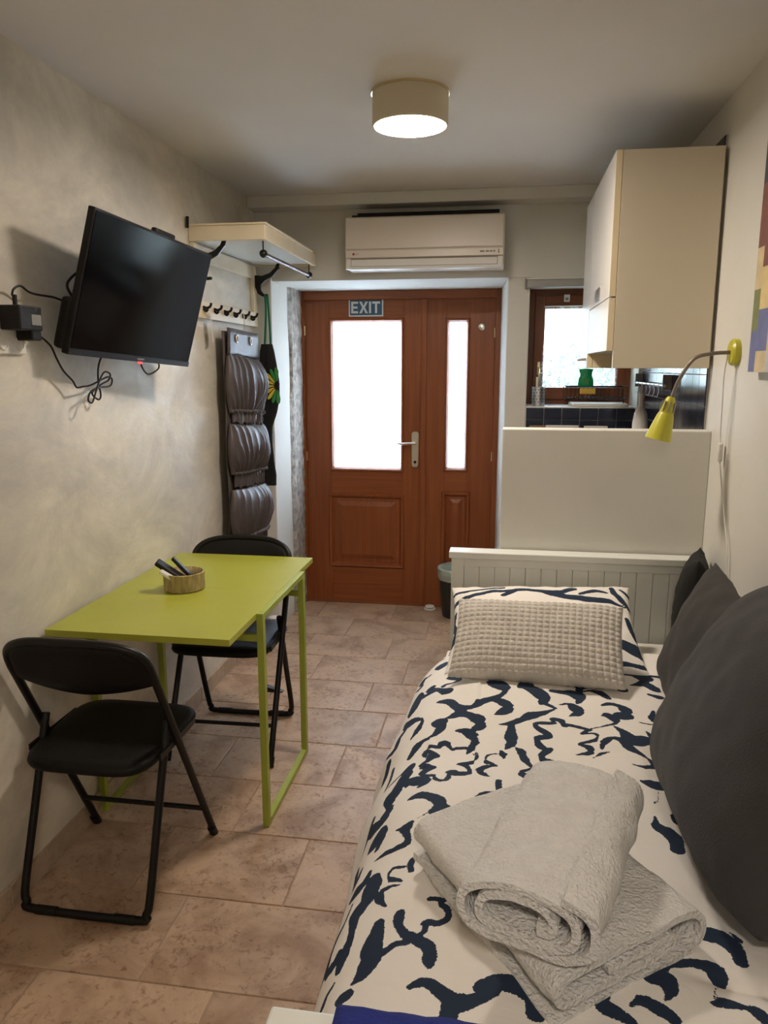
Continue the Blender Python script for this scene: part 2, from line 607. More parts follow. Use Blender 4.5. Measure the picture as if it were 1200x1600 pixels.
box('tile', 'travskirt', bl, XL + 0.011, -1.238, 3.985, 4.071, 0.0, 0.072, 0.002)
wf = root('wall_front', (0, YF, 0), kind='structure')
MB().prism([(XL - 0.02, 4.072), (-1.250, 4.072), (-1.251, 4.10), (-1.256, 4.66), (-1.256, 4.74), (XL - 0.02, 4.74)], 0, 2.3025).build('pier', 'paint', wf, 0.006)
MB().prism([(0.0, 4.10), (0.112, 4.10), (0.112, 4.74), (-0.036, 4.74), (-0.036, 4.66)], 0, 1.952).build('pier', 'paint', wf, 0.006)
box('lintel', 'paint', wf, -1.30, 0.112, YF, 4.74, 1.952, ZC + 0.02)
box('window_apron', 'paint', wf, 0.112, XR, YF, 4.74, 0, 1.288)
box('window_header', 'paint', wf, 0.112, XR, YF, 4.74, 1.915, ZC + 0.02)
box('window_reveal', 'paint', wf, 0.672, XR, YF, 4.74, 1.288, 1.915)
# rough stone edge of the reveal beside the door
A = []
for i in range(61):
    z = 1.952 * i / 60
    row = []
    for j in range(15):
        y = 4.40 + 0.25 * j / 14 + (0.022 * nz(z * 3, 5, 1) + 0.01 * nz(z * 14, 2) if j == 0 else 0)
        edge = 0 if j in (0,) else 1
        row.append((-1.254 + edge * (0.017 + 0.010 * nz(z * 22, y * 22, 3) + 0.006 * nz(z * 60, y * 60, 8)), y, z))
    A.append(row)
MB().grid([r[::-1] for r in A]).build('stone_jamb', 'stone', wf, smooth=True)
tr = box('trim_1', 'paint', None, XL, XR, 3.97, YF, 2.303, ZC, 0.004)
tr['kind'] = 'structure'
wp = box('wall_partition', 'paint', None, -0.004, XR, 2.72, 2.80, 0, 1.288, 0.004)
wp['kind'] = 'structure'

# glazed tiles under the window and along the kitchen part of the right-hand wall
box('grout_bed', 'tgrout', wf, 0.113, 0.664, YF - 0.006, YF, 1.085, 1.296)
for r in range(2):
    for c in range(6):
        x0 = 0.113 + c * 0.0918
        box('tile', 'tile', wf, x0 + 0.001, x0 + 0.0905, YF - 0.0095, YF - 0.002, 1.231 - r * 0.063 - (0.03 if r else 0), 1.292 - r * 0.063, 0.001)
box('tile_ledge', 'white', wf, 0.112, 0.672, YF - 0.008, 4.36, 1.288, 1.298, 0.002)
box('grout_bed', 'tgrout', wr, XR - 0.006, XR, 2.805, YF - 0.01, 0.92, 2.245)
tm = None
for r in range(12):
    for c in range(13):
        y0 = 2.806 + c * 0.0985
        z0 = 0.925 + r * 0.11
        if tm is None:
            t = MB().box(-0.008, 0, 0.001, 0.0975, 0.001, 0.109).build('tile', 'tile', wr, 0.001)
            tm = t.data
        else:
            t = bpy.data.objects.new('tile', tm)
            COL.objects.link(t)
            t.parent = wr
            bm_ = t.modifiers.new('bevel', 'BEVEL')
            bm_.width = 0.001
            bm_.segments = 1
            bm_.limit_method = 'ANGLE'
        t.location = (XR - 0.002, y0, z0)

# ------------------------------------------------------------------ entrance door
d1 = root('door_1', (-0.64, YD, 0), kind='structure')
fr = part_root('frame', d1)
box('jamb', 'doorz', fr, -1.254, -1.222, YD - 0.02, YD + 0.06, 0, 1.952, 0.003)
box('jamb', 'doorz', fr, -0.066, -0.034, YD - 0.02, YD + 0.06, 0, 1.952, 0.003)
box('head', 'doorx', fr, -1.222, -0.066, YD - 0.02, YD + 0.06, 1.898, 1.952, 0.003)

def leaf(x0, x1, gx0, gx1, gz0, gz1, px0, px1, pz0, pz1, zt=1.903, zb=0.012):
    lf = part_root('leaf', d1)
    ya, yb = YD, YD + 0.045
    box('stile', 'doorz', lf, x0, gx0, ya, yb, zb, zt, 0.002)
    box('stile', 'doorz', lf, gx1, x1, ya, yb, zb, zt, 0.002)
    box('rail', 'doorx', lf, gx0, gx1, ya + 0.001, yb, gz1, zt, 0.001)
    box('rail', 'doorx', lf, gx0, gx1, ya + 0.001, yb, pz1, gz0, 0.001)
    box('rail', 'doorx', lf, gx0, gx1, ya + 0.001, yb, zb, pz0, 0.001)
    box('pane', 'frost', lf, gx0, gx1, ya + 0.02, ya + 0.026, gz0, gz1)
    def mould(name, ax0, ax1, az0, az1, wd, proud, mat):
        m = MB()
        prof = [(0, 0.004), (0.25, -proud), (0.6, -proud * 0.8), (1, 0.012)]
        ring = []
        for t, dy in prof:
            o = wd * t
            ring.append([(ax0 + o, ya + dy, az0 + o), (ax1 - o, ya + dy, az0 + o), (ax1 - o, ya + dy, az1 - o), (ax0 + o, ya + dy, az1 - o)])
        m.grid(ring, wrap=True)
        m.build(name, mat, lf)
    mould('glazing_bead', gx0 - 0.008, gx1 + 0.008, gz0 - 0.008, gz1 + 0.008, 0.026, 0.010, 'doorz')
    mould('panel_moulding', px0, px1, pz0, pz1, 0.034, 0.012, 'doorz')
    # raised field
    m = MB()
    a = 0.032
    cx = min(0.05, (px1 - px0) * 0.22)
    rings = []
    for o, dy in ((a, 0.014), (a + cx * 0.5, 0.012), (a + cx, 0.001), (a + cx + 0.004, 0.0)):
        o = min(o, (px1 - px0) / 2 - 0.006)
        rings.append([(px0 + o, ya + dy, pz0 + o), (px1 - o, ya + dy, pz0 + o), (px1 - o, ya + dy, pz1 - o), (px0 + o, ya + dy, pz1 - o)])
    m.grid(rings, wrap=True)
    m.add(rings[-1], [(0, 1, 2, 3)])
    m.add([(px0 + 0.01, ya + 0.02, pz0 + 0.01), (px1 - 0.01, ya + 0.02, pz0 + 0.01), (px1 - 0.01, ya + 0.02, pz1 - 0.01), (px0 + 0.01, ya + 0.02, pz1 - 0.01)], [(0, 1, 2, 3)])
    m.build('raised_panel', 'doorz', lf)
    return lf

box('threshold', 'doorx', fr, -1.222, -0.066, YD - 0.002, YD + 0.06, -0.02, 0.010, 0.002)
lfA = leaf(-1.222, -0.482, -1.066, -0.614, 0.866, 1.786, -1.088, -0.600, 0.238, 0.722)
lfB = leaf(-0.476, -0.066, -0.354, -0.219, 0.876, 1.782, -0.372, -0.192, 0.24, 0.748)
box('cover_strip', 'doorz', d1, -0.505, -0.470, YD - 0.012, YD, 0.012, 1.90, 0.004)
hd = part_root('handle', d1)
MB().prism([(-0.556, 0.905), (-0.548, 0.893), (-0.524, 0.893), (-0.516, 0.905), (-0.514, 1.10), (-0.522, 1.112), (-0.550, 1.112), (-0.558, 1.10)], YD - 0.008, YD, 'y').build('plate', 'chrome', hd, 0.002)
MB().tube([(-0.536, YD - 0.005, 1.045), (-0.536, YD - 0.045, 1.045)], 0.009, 12).build('spindle', 'chrome', hd, smooth=True)
MB().tube(catmull([(-0.528, YD - 0.045, 1.045), (-0.56, YD - 0.048, 1.044), (-0.61, YD - 0.048, 1.040), (-0.642, YD - 0.042, 1.041)], 6), [0.009] * 4 + [0.0075] * 12 + [0.006] * 3, 10).build('lever', 'chrome', hd, smooth=True)
MB().lathe([(0.009, 0), (0.009, 0.004)], 14, Matrix.Translation((-0.536, YD - 0.008, 0.925)) @ rot('X', 90)).build('lock_cylinder', 'black', hd)
MB().lathe([(0.021, 0), (0.021, 0.006), (0.016, 0.009)], 24, Matrix.Translation((-0.145, YD, 1.734)) @ rot('X', 90)).build('round_lock', 'chrome', d1, smooth='auto')
for hx, hz in ((-1.220, 1.72), (-1.220, 0.952), (-0.068, 1.70), (-0.068, 0.968)):
    MB().tube([(hx, YD - 0.012, hz - 0.028), (hx, YD - 0.012, hz + 0.028)], 0.006, 8).build('hinge', 'brass', d1, smooth='auto')

ex = root('exit_sign', (-0.84, YD, 1.80), 'blue and white EXIT sign stuck above the frosted door pane', 'sign')
box('border', 'signwhite', ex, -0.946, -0.735, YD - 0.004, YD, 1.801, 1.907)
box('panel', 'signblue', ex, -0.938, -0.743, YD - 0.0055, YD - 0.004, 1.809, 1.899)
lt = MB()
lx0, lz0, lh, lw, st, yL = -0.930, 1.820, 0.068, 0.042, 0.0125, YD - 0.007
def lbox(x0, x1, z0, z1):
    lt.box(x0, x1, yL, yL + 0.0016, z0, z1)
gapx = 0.0065
x = lx0
lt.prism([(x, lz0), (x + lw, lz0), (x + lw, lz0 + st), (x + st, lz0 + st), (x + st, lz0 + lh / 2 - st / 2), (x + lw * 0.92, lz0 + lh / 2 - st / 2), (x + lw * 0.92, lz0 + lh / 2 + st / 2), (x + st, lz0 + lh / 2 + st / 2), (x + st, lz0 + lh - st), (x + lw, lz0 + lh - st), (x + lw, lz0 + lh), (x, lz0 + lh)], yL, yL + 0.0016, 'y')
lt.build('letter', 'signwhite', ex)
lt = MB()
x += lw + gapx
W2 = 0.054
lt.prism([(x, lz0), (x + st * 1.25, lz0), (x + W2 / 2, lz0 + lh * .38), (x + W2 - st * 1.25, lz0), (x + W2, lz0), (x + W2 / 2 + st * .65, lz0 + lh * .5), (x + W2, lz0 + lh), (x + W2 - st * 1.25, lz0 + lh), (x + W2 / 2, lz0 + lh * .62), (x + st * 1.25, lz0 + lh), (x, lz0 + lh), (x + W2 / 2 - st * .65, lz0 + lh * .5)], yL, yL + 0.0016, 'y')
lt.build('letter', 'signwhite', ex)
lt = MB()
x += W2 + gapx
lbox(x, x + st, lz0, lz0 + lh)
lt.build('letter', 'signwhite', ex)
lt = MB()
x += st + gapx
W3 = 0.048
lt.prism([(x + W3 / 2 - st / 2, lz0), (x + W3 / 2 + st / 2, lz0), (x + W3 / 2 + st / 2, lz0 + lh - st), (x + W3, lz0 + lh - st), (x + W3, lz0 + lh), (x, lz0 + lh), (x, lz0 + lh - st), (x + W3 / 2 - st / 2, lz0 + lh - st)], yL, yL + 0.0016, 'y')
lt.build('letter', 'signwhite', ex)

# ------------------------------------------------------------------ kitchen window
w1 = root('window_1', (0.39, 4.40, 1.298), kind='structure')
wy = 4.36
fo = part_root('frame', w1)
box('jamb', 'winwood', fo, 0.112, 0.150, wy, wy + 0.07, 1.298, 1.915, 0.002)
box('jamb', 'winwood', fo, 0.640, 0.672, wy, wy + 0.07, 1.298, 1.915, 0.002)
box('head', 'winwoodx', fo, 0.150, 0.640, wy, wy + 0.07, 1.880, 1.915, 0.002)
box('bottom_rail', 'winwoodx', fo, 0.150, 0.640, wy, wy + 0.07, 1.298, 1.325, 0.002)
sa = part_root('sash', w1)
box('stile', 'winwood', sa, 0.150, 0.205, wy - 0.012, wy + 0.05, 1.325, 1.880, 0.003)
box('stile', 'winwood', sa, 0.588, 0.640, wy - 0.012, wy + 0.05, 1.325, 1.880, 0.003)
box('rail', 'winwoodx', sa, 0.205, 0.588, wy - 0.012, wy + 0.05, 1.812, 1.880, 0.003)
box('rail', 'winwoodx', sa, 0.205, 0.588, wy - 0.012, wy + 0.05, 1.325, 1.392, 0.003)
box('pane', 'clear', sa, 0.205, 0.588, wy + 0.02, wy + 0.026, 1.392, 1.812)
hw = part_root('handle', w1)
box('plate', 'brass', hw, 0.172, 0.188, wy - 0.018, wy - 0.012, 1.46, 1.53, 0.002)
MB().tube([(0.180, wy - 0.03, 1.50), (0.182, wy - 0.04, 1.47), (0.186, wy - 0.042, 1.40)], 0.006, 8).build('lever', 'brass', hw, smooth=True)

# ------------------------------------------------------------------ window dressing and things on the sill
rb = root('roller_blind', (0.38, YF, 1.90), 'grey roller blind cassette mounted above the kitchen window', 'blind')
box('cassette', 'grey', rb, 0.092, 0.664, YF - 0.040, YF, 1.898, 1.936, 0.006)
box('end_cap', 'greymark', rb, 0.086, 0.092, YF - 0.042, YF, 1.894, 1.942, 0.001)
box('mounting_strip', 'white', rb, 0.092, 0.664, YF - 0.030, YF, 1.937, 1.946, 0.002)
sn = root('window_sensor', (0.31, 4.34, 1.86), 'tiny white sensor stuck on the top of the kitchen window frame', 'sensor')
box('case', 'white', sn, 0.300, 0.330, 4.330, 4.348, 1.846, 1.884, 0.003)
box('mark', 'greymark', sn, 0.307, 0.323, 4.329, 4.331, 1.854, 1.868)

lc = root('lace_curtain', (0.4, 4.34, 1.385), 'sheer white lace curtain hanging across the kitchen window pane', 'curtain')
A = []
for i in range(30):
    t = i / 29
    z = 1.822 - t * 0.43
    xa = 0.205 - 0.025 * t * t
    row = []
    for j in range(70):
        u = j / 69
        x = xa + (0.60 - xa) * u
        row.append((x, 4.336 + 0.006 * math.sin(u * 46 + 0.6 * math.sin(t * 3)) * (0.4 + 0.6 * t) + 0.003 * nz(x * 12, z * 5), z))
    A.append(row)
MB().grid(A).build('cloth', 'sheer', lc, smooth=True)
MB().tube([(0.198, 4.338, 1.824), (0.605, 4.338, 1.824)], 0.003, 6).build('rod', 'white', lc)

uh = root('utensil_holder', (0.176, 4.20, 1.298), 'perforated steel utensil pot on the kitchen window sill', 'utensil holder')
uc = Matrix.Translation((0.176, 4.17, 1.298))
MB().lathe([(0.034, 0), (0.034, 0.098), (0.036, 0.10), (0.032, 0.10), (0.032, 0.004)], 24, uc).build('pot', 'steel', uh, smooth='auto')
hm = MB()
for r in range(5):
    for k in range(12):
        a = 2 * math.pi * (k + 0.5 * (r % 2)) / 12
        q = uc @ Vector((0.0342 * math.cos(a), 0.0342 * math.sin(a), 0.022 + r * 0.016))
        hm.lathe([(0.003, -0.0004), (0.003, 0.0006)], 6, Matrix.Translation(q) @ Matrix.Rotation(a, 4, 'Z') @ rot('Y', 90))
tag(hm.build('perforation', 'black', uh), kind='stuff')
ut = root('kitchen_knife', (0.19, 4.17, 1.303), 'dark handled utensil leaning out of the steel pot', 'utensil')
MB().tube([(0.172, 4.18, 1.31), (0.180, 4.165, 1.40)], 0.004, 8).build('shaft', 'steel', ut)
MB().tube([(0.180, 4.165, 1.40), (0.187, 4.15, 1.47)], [0.008, 0.009], 8).build('handle', 'greymark', ut, smooth='auto')
ut = root('wooden_spoon', (0.165, 4.17, 1.303), 'pale wooden spoon handle standing in the steel pot', 'utensil')
MB().tube([(0.170, 4.16, 1.31), (0.166, 4.165, 1.45)], 0.006, 8).build('handle', 'cream', ut, smooth='auto')

dr = root('dish_rack', (0.46, 4.22, 1.318), 'dark wire dish rack standing on the window sill tray', 'dish rack')
wm = MB()
for z in (1.34, 1.40):
    wm = MB()
    wm.tube([(0.315, 4.13, z), (0.625, 4.13, z), (0.625, 4.31, z), (0.315, 4.31, z)], 0.0028, 6, closed=True)
    wm.build('rim', 'black', dr)
for k in range(15):
    x = 0.315 + 0.31 * k / 14
    MB().tube([(x, 4.13, 1.40), (x, 4.13, 1.34), (x, 4.22, 1.332), (x, 4.31, 1.34), (x, 4.31, 1.40)], 0.0018, 5).build('wire', 'black', dr)
for x in (0.33, 0.61):
    for y in (4.14, 4.30):
        MB().tube([(x, y, 1.317), (x, y, 1.34)], 0.003, 6).build('foot', 'black', dr)
tag(box('drip_tray', 'white', None, 0.345, 0.632, 4.115, 4.325, 1.2985, 1.3155, 0.004), 'flat white drip tray under the dish rack', 'tray')
sb = root('soap_bottle', (0.41, 4.17, 1.40), 'green dish soap bottle behind the yellow sponge', 'bottle')
bm2 = Matrix.Translation((0.418, 4.175, 1.402)) @ Matrix.Diagonal((1.0, 0.55, 1.0, 1.0))
MB().lathe([(0.034, 0), (0.040, 0.006), (0.040, 0.030), (0.031, 0.055), (0.030, 0.065), (0.036, 0.083), (0.034, 0.090), (0.02, 0.094)], 24, bm2).build('body', 'soap', sb, smooth='auto')
box('label', 'leafgreen', sb, 0.403, 0.433, 4.152, 4.1545, 1.412, 1.445)
tag(box('sponge', 'sponge', None, 0.385, 0.462, 4.095, 4.125, 1.365, 1.393, 0.004), 'yellow sponge on the front of the dish rack', 'sponge')

# ------------------------------------------------------------------ kitchen counter behind the half wall
kc = root('kitchen_counter', (0.4, 3.4, 0), 'low kitchen unit with wooden worktop hidden behind the half wall', 'kitchen unit')
box('carcass', 'cabinet', kc, 0.14, XR - 0.01, 2.81, YF - 0.012, 0.08, 0.88)
box('plinth', 'grey', kc, 0.20, XR - 0.01, 2.82, YF - 0.02, 0.0, 0.08)
box('worktop', 'worktop', kc, 0.11, XR - 0.01, 2.805, YF - 0.012, 0.88, 0.918, 0.004)
for k in range(3):
    ya = 2.815 + k * 0.425
    dd = box('door', 'cabdoor', kc, 0.122, 0.14, ya, ya + 0.42, 0.09, 0.87, 0.003)
    MB().tube([(0.112, ya + 0.15, 0.80), (0.112, ya + 0.27, 0.80)], 0.005, 8).build('handle', 'steel', dd)
pl = root('serving_board', (0.17, 4.05, 0.918), 'brown wooden board leaning under the blue tiles', 'board')
MB().box(-0.045, 0.045, -0.008, 0.008, 0, 0.285, Matrix.Translation((0.175, 4.045, 0.919)) @ rot('X', -8)).build('panel', 'worktop', pl, 0.004)
tag(MB().box(-0.085, 0.085, -0.006, 0.006, 0, 0.288, Matrix.Translation((0.30, 4.04, 0.919)) @ rot('X', -8)).build('white_tray', 'white', None, 0.004), 'white plastic tray propped below the blue tiles', 'tray')
tag(MB().box(-0.06, 0.06, -0.006, 0.006, 0, 0.286, Matrix.Translation((0.47, 4.04, 0.919)) @ rot('X', -8)).build('cutting_board', 'paper', None, 0.004), 'pale cutting board propped below the blue tiles', 'board')
jg = root('white_jug', (0.612, 3.62, 0.918), 'tall white bottle with a neck on the counter behind the half wall', 'bottle')
jm = Matrix.Translation((0.612, 3.62, 0.918)) @ Matrix.Diagonal((0.72, 0.72, 0.98, 1))
MB().lathe([(0.045, 0), (0.048, 0.01), (0.048, 0.34), (0.040, 0.385), (0.018, 0.42), (0.016, 0.45)], 24, jm).build('body', 'white', jg, smooth='auto')
MB().lathe([(0.019, 0.45), (0.019, 0.475), (0.008, 0.48)], 16, jm).build('cap', 'white', jg, smooth='auto')
ur = root('utensil_rail', (0.67, 3.7, 1.42), 'steel utensil rail with hooks on the tiled kitchen wall', 'rail')
MB().tube([(0.655, 3.35, 1.424), (0.655, 4.06, 1.424)], 0.006, 10).build('bar', 'steel', ur, smooth='auto')
for y in (3.36, 4.05):
    box('bracket', 'greymark', ur, 0.648, XR - 0.01, y - 0.006, y + 0.006, 1.405, 1.470, 0.002)
for k in range(6):
    y = 3.45 + k * 0.1
    MB().tube([(0.655, y, 1.433), (0.647, y, 1.424), (0.652, y, 1.40), (0.646, y, 1.375), (0.636, y, 1.380)], 0.002, 6).build('hook', 'steel', ur)

# ------------------------------------------------------------------ wall cabinet
wc = root('wall_cabinet', (0.52, 3.2, 1.495), 'cream wall cabinet above the half wall with pale doors', 'cabinet')
CX0, CX1, CY0, CY1, CZ0, CZ1 = 0.364, 0.682, 2.77, 3.70, 1.497, 2.203
box('side_panel', 'cabinet', wc, CX0, CX1, CY0, CY0 + 0.016, CZ0, CZ1, 0.001)
box('side_panel', 'cabinet', wc, CX0, CX1, CY1 - 0.016, CY1, CZ0, CZ1, 0.001)
box('top_panel', 'cabinet', wc, CX0, CX1, CY0 + 0.016, CY1 - 0.016, CZ1 - 0.016, CZ1)
box('back_panel', 'cabinet', wc, CX1 - 0.006, CX1, CY0 + 0.016, CY1 - 0.016, CZ0, CZ1 - 0.016)
box('divider', 'cabedge', wc, CX0, CX1 - 0.006, 3.39, 3.406, CZ0, CZ1 - 0.016)
box('bottom_panel', 'cabinet', wc, CX0, CX1 - 0.006, CY0 + 0.016, 3.39, 1.556, 1.572)
box('bottom_panel', 'cabinet', wc, CX0, CX1 - 0.006, 3.406, CY1 - 0.016, CZ0, CZ0 + 0.016)
DX0, DX1 = 0.341, 0.362
for (ya, yb, za, zb) in ((CY0 + 0.002, 3.394, 1.737, CZ1 + 0.002), (CY0 + 0.002, 3.394, 1.556, 1.733), (3.398, CY1, CZ0 + 0.002, CZ1 + 0.002)):
    dd = box('door', 'cabdoor', wc, DX0, DX1, ya + 0.0015, yb, za, zb, 0.002)
    box('edge_band', 'cabedge', dd, DX0 + 0.001, DX1, ya - 0.0005, ya + 0.0015, za + 0.001, zb - 0.001)
    if za > 1.7:
        MB().prism([(3.02, 1.742), (3.16, 1.742), (3.20, 1.765), (3.16, 1.795), (3.02, 1.795)], DX0 - 0.004, DX0, 'x').build('handle', 'chrome', dd, 0.001)
    if za < 1.52:
        MB().tube([(DX0, 3.45, 1.535), (DX0 - 0.03, 3.45, 1.532), (DX0 - 0.03, 3.56, 1.532), (DX0, 3.56, 1.535)], 0.005, 8).build('handle', 'steel', dd)

# ------------------------------------------------------------------ air conditioner
ac = root('air_conditioner', (-0.42, YF, 1.98), 'white split air conditioner above the wooden door', 'air conditioner')
x0, x1 = -0.812, -0.022
prof = [(YF, 2.235), (YF - 0.17, 2.235), (YF - 0.182, 2.225), (YF - 0.185, 2.075), (YF - 0.17, 2.005), (YF - 0.155, 1.990), (YF, 1.985)]
MB().prism(prof, x0, x1, 'x').build('body', 'acwhite', ac, 0.006)
box('front_panel', 'acwhite', ac, x0 + 0.004, x1 - 0.004, YF - 0.195, YF - 0.184, 2.078, 2.228, 0.005)
box('lower_panel', 'acwhite', ac, x0 + 0.004, x1 - 0.004, YF - 0.194, YF - 0.183, 2.036, 2.074, 0.004)
lm = Matrix.Translation((0, YF - 0.188, 2.032)) @ rot('X', -14)
MB().box(x0 + 0.006, x0 + 0.032, -0.008, 0.01, -0.052, 0.0, lm).build('end_trim', 'white', ac, 0.003)
MB().box(x1 - 0.032, x1 - 0.006, -0.008, 0.01, -0.052, 0.0, lm).build('end_trim', 'white', ac, 0.003)
MB().box(x0 + 0.034, x1 - 0.034, -0.002, 0.004, -0.038, -0.004, lm).build('louver', 'white', ac, 0.001)
MB().box(x0 + 0.032, x1 - 0.032, 0.002, 0.008, -0.042, 0.0, lm).build('slot', 'greymark', ac)
MB().box(x0 + 0.030, x1 - 0.030, -0.006, 0.006, -0.054, -0.041, lm).build('lip', 'white', ac, 0.002)
box('intake_grille', 'black', ac, x0 + 0.03, x1 - 0.03, YF - 0.15, YF - 0.02, 2.230, 2.247)
box('soot_stain', 'black', ac, x0 + 0.03, x1 - 0.03, YF - 0.004, YF, 2.247, 2.284)  # soot on the wall above the unit, built as a flat black strip
MB().lathe([(0.006, 0), (0.006, 0.0015)], 16, Matrix.Translation((x0 + 0.045, YF - 0.194, 2.055)) @ rot('X', 90)).build('round_logo', 'red', ac)
def text(name, body, size, mat, parent, loc, rotm=(math.pi / 2, 0, 0)):
    c = bpy.data.curves.new(name, 'FONT')
    c.body = body
    c.size = size
    c.extrude = 0.0004
    c.align_x = 'CENTER'
    c.align_y = 'CENTER'
    c.materials.append(MT[mat])
    tmp = bpy.data.objects.new(name, c)
    me = bpy.data.meshes.new_from_object(tmp)
    bpy.data.objects.remove(tmp)
    o = bpy.data.objects.new(name, me)
    COL.objects.link(o)
    o.parent = parent
    o.location = Vector(loc) - ORG[parent.name]
    o.rotation_euler = rotm
    return o
text('lettering', 'LG', 0.011, 'greymark', ac, (x0 + 0.062, YF - 0.1950, 2.055))
for k, (a, wd) in enumerate(((0.118, 0.022), (0.090, 0.016), (0.070, 0.012), (0.054, 0.010))):
    box('mark', 'greymark', ac, x1 - a, x1 - a + wd, YF - 0.1948, YF - 0.194, 2.052, 2.060)
box('display', 'greymark', ac, x1 - 0.030, x1 - 0.024, YF - 0.1948, YF - 0.194, 2.046, 2.064)

# ------------------------------------------------------------------ ceiling lamp
def drum_lamp(x, y, label, glow):
    cl = root('ceiling_lamp', (x, y, ZC), label, 'lamp', 'drum lamps on the ceiling')
    cm = Matrix.Translation((x, y, 0))
    MB().lathe([(0.126, ZC), (0.126, ZC - 0.006)], 48, cm).build('ceiling_plate', 'brass', cl, smooth='auto')
    MB().lathe([(0.122, ZC - 0.006), (0.122, 2.262), (0.119, 2.259), (0.116, 2.259), (0.116, ZC - 0.01)], 64, cm, cap=False).build('drum', 'lampshade', cl, smooth='auto')
    MB().lathe([(0.1155, 2.268), (0.1155, 2.262)], 48, cm).build('diffuser', glow, cl)
drum_lamp(-0.325, 2.615, 'round cream drum lamp glowing on the ceiling', 'lampglow')
drum_lamp(0.10, -0.55, 'unseen second drum lamp added behind the foot of the bed as fill light', 'fillglow')  # unseen lamp, added behind the camera to brighten the near end of the room

# ------------------------------------------------------------------ television
tvC = Vector((-1.164, 2.433, 1.721))
tr_ = ((0.098, -0.959, 0.268), (0.994, 0.107, 0.022), (-0.050, 0.264, 0.963))
TV = Matrix([(*tr_[i], tvC[i]) for i in range(3)] + [(0, 0, 0, 1)])
tv = root('television', tuple(tvC), 'black flat television tilted down from the stucco wall', 'television')
TW, TH = 0.70, 0.418
MB().box(-TW / 2, TW / 2, 0, 0.022, -TH / 2, TH / 2, TV).build('cabinet', 'tvbody', tv, 0.003)
MB().box(-TW / 2 + 0.008, TW / 2 - 0.008, -0.0015, 0.0005, -TH / 2 + 0.020, TH / 2 - 0.008, TV).build('screen', 'screen', tv)
MB().box(-TW / 2 + 0.002, TW / 2 - 0.03, 0.020, 0.058, -TH / 2 + 0.008, -TH / 2 + 0.16, TV).build('rear_housing', 'tvbody', tv, 0.012)
MB().box(-TW / 2, TW / 2, -0.003, 0.02, -TH / 2, -TH / 2 + 0.018, TV).build('bottom_bezel', 'tvbody', tv, 0.002)
MB().box(0.015, 0.035, -0.004, -0.001, -TH / 2 - 0.006, -TH / 2 + 0.001, TV).build('standby_light', 'led', tv)
MB().box(0.005, 0.045, -0.0036, -0.002, -TH / 2 + 0.007, -TH / 2 + 0.012, TV).build('maker_mark', 'greymark', tv)
MB().box(-0.11, 0.11, 0.022, 0.034, -0.11, 0.11, TV).build('mount_plate', 'black', tv, 0.002)
MB().box(-0.02, 0.10, 0.008, 0.030, TH / 2 - 0.004, TH / 2 + 0.014, TV).build('top_bracket', 'black', tv, 0.006)
MB().tube([TV @ Vector((0, 0.03, 0)), (-1.30, 2.44, 1.66)], 0.018, 10).build('mount_arm', 'black', tv)
box('wall_plate', 'black', tv, XL, XL + 0.02, 2.38, 2.50, 1.58, 1.74, 0.002)

ol = root('wall_socket', (XL, 1.93, 1.56), 'white double wall socket under the black power adapter', 'socket')
box('frame', 'white', ol, XL, XL + 0.012, 1.86, 1.995, 1.535, 1.625, 0.004)
for y in (1.895, 1.965):
    MB().lathe([(0.020, 0), (0.020, 0.004), (0.016, 0.0045), (0.016, 0.001)], 20, Matrix.Translation((XL + 0.012, y, 1.565)) @ rot('Y', 90)).build('outlet', 'paper', ol)
pa = root('power_adapter', (-1.29, 1.93, 1.62), 'black power adapter plugged into the wall socket', 'adapter')
box('body', 'blackplastic', pa, XL + 0.013, -1.262, 1.885, 1.985, 1.598, 1.662, 0.004)
box('plug', 'blackplastic', pa, XL + 0.013, -1.272, 1.950, 1.992, 1.572, 1.606, 0.004)
box('rating_plate', 'greymark', pa, -1.2625, -1.2612, 1.935, 1.978, 1.612, 1.640)
box('strain_relief', 'blackplastic', pa, -1.298, -1.288, 1.910, 1.920, 1.66, 1.69, 0.002)
xw = -1.30
MB().tube(catmull([(xw, 1.915, 1.688), (xw, 1.925, 1.705), (xw, 1.955, 1.716), (xw, 1.99, 1.704), (xw, 2.03, 1.700), (xw + .01, 2.09, 1.698), (xw + .02, 2.14, 1.692), (xw + .03, 2.20, 1.712), (-1.235, 2.26, 1.735)], 6), 0.0032, 7).build('cord', 'blackplastic', pa, smooth=True)
pc = root('power_cable', (-1.29, 2.1, 1.5), 'long black cable looping in a knot below the television', 'cable')
MB().tube(catmull([(-1.285, 1.985, 1.592), (xw, 2.03, 1.585), (xw, 2.075, 1.560), (xw, 2.10, 1.525), (xw, 2.13, 1.49), (xw, 2.175, 1.460), (xw, 2.195, 1.440), (xw, 2.23, 1.441), (xw, 2.28, 1.445), (xw + .01, 2.36, 1.468), (xw + .01, 2.395, 1.462), (xw + .01, 2.38, 1.440), (xw + .015, 2.30, 1.436), (xw + .02, 2.24, 1.425), (xw + .02, 2.222, 1.400), (xw + .02, 2.245, 1.392), (xw + .02, 2.275, 1.43), (xw + .015, 2.31, 1.462), (xw + .01, 2.35, 1.485), (xw + .01, 2.385, 1.478), (xw, 2.39, 1.458), (xw, 2.34, 1.445), (xw - .01, 2.30, 1.42), (xw, 2.315, 1.398), (xw, 2.335, 1.41), (xw, 2.325, 1.46), (xw + .01, 2.318, 1.51), (-1.26, 2.31, 1.56)], 7), 0.0030, 7).build('cord', 'blackplastic', pc, smooth=True)
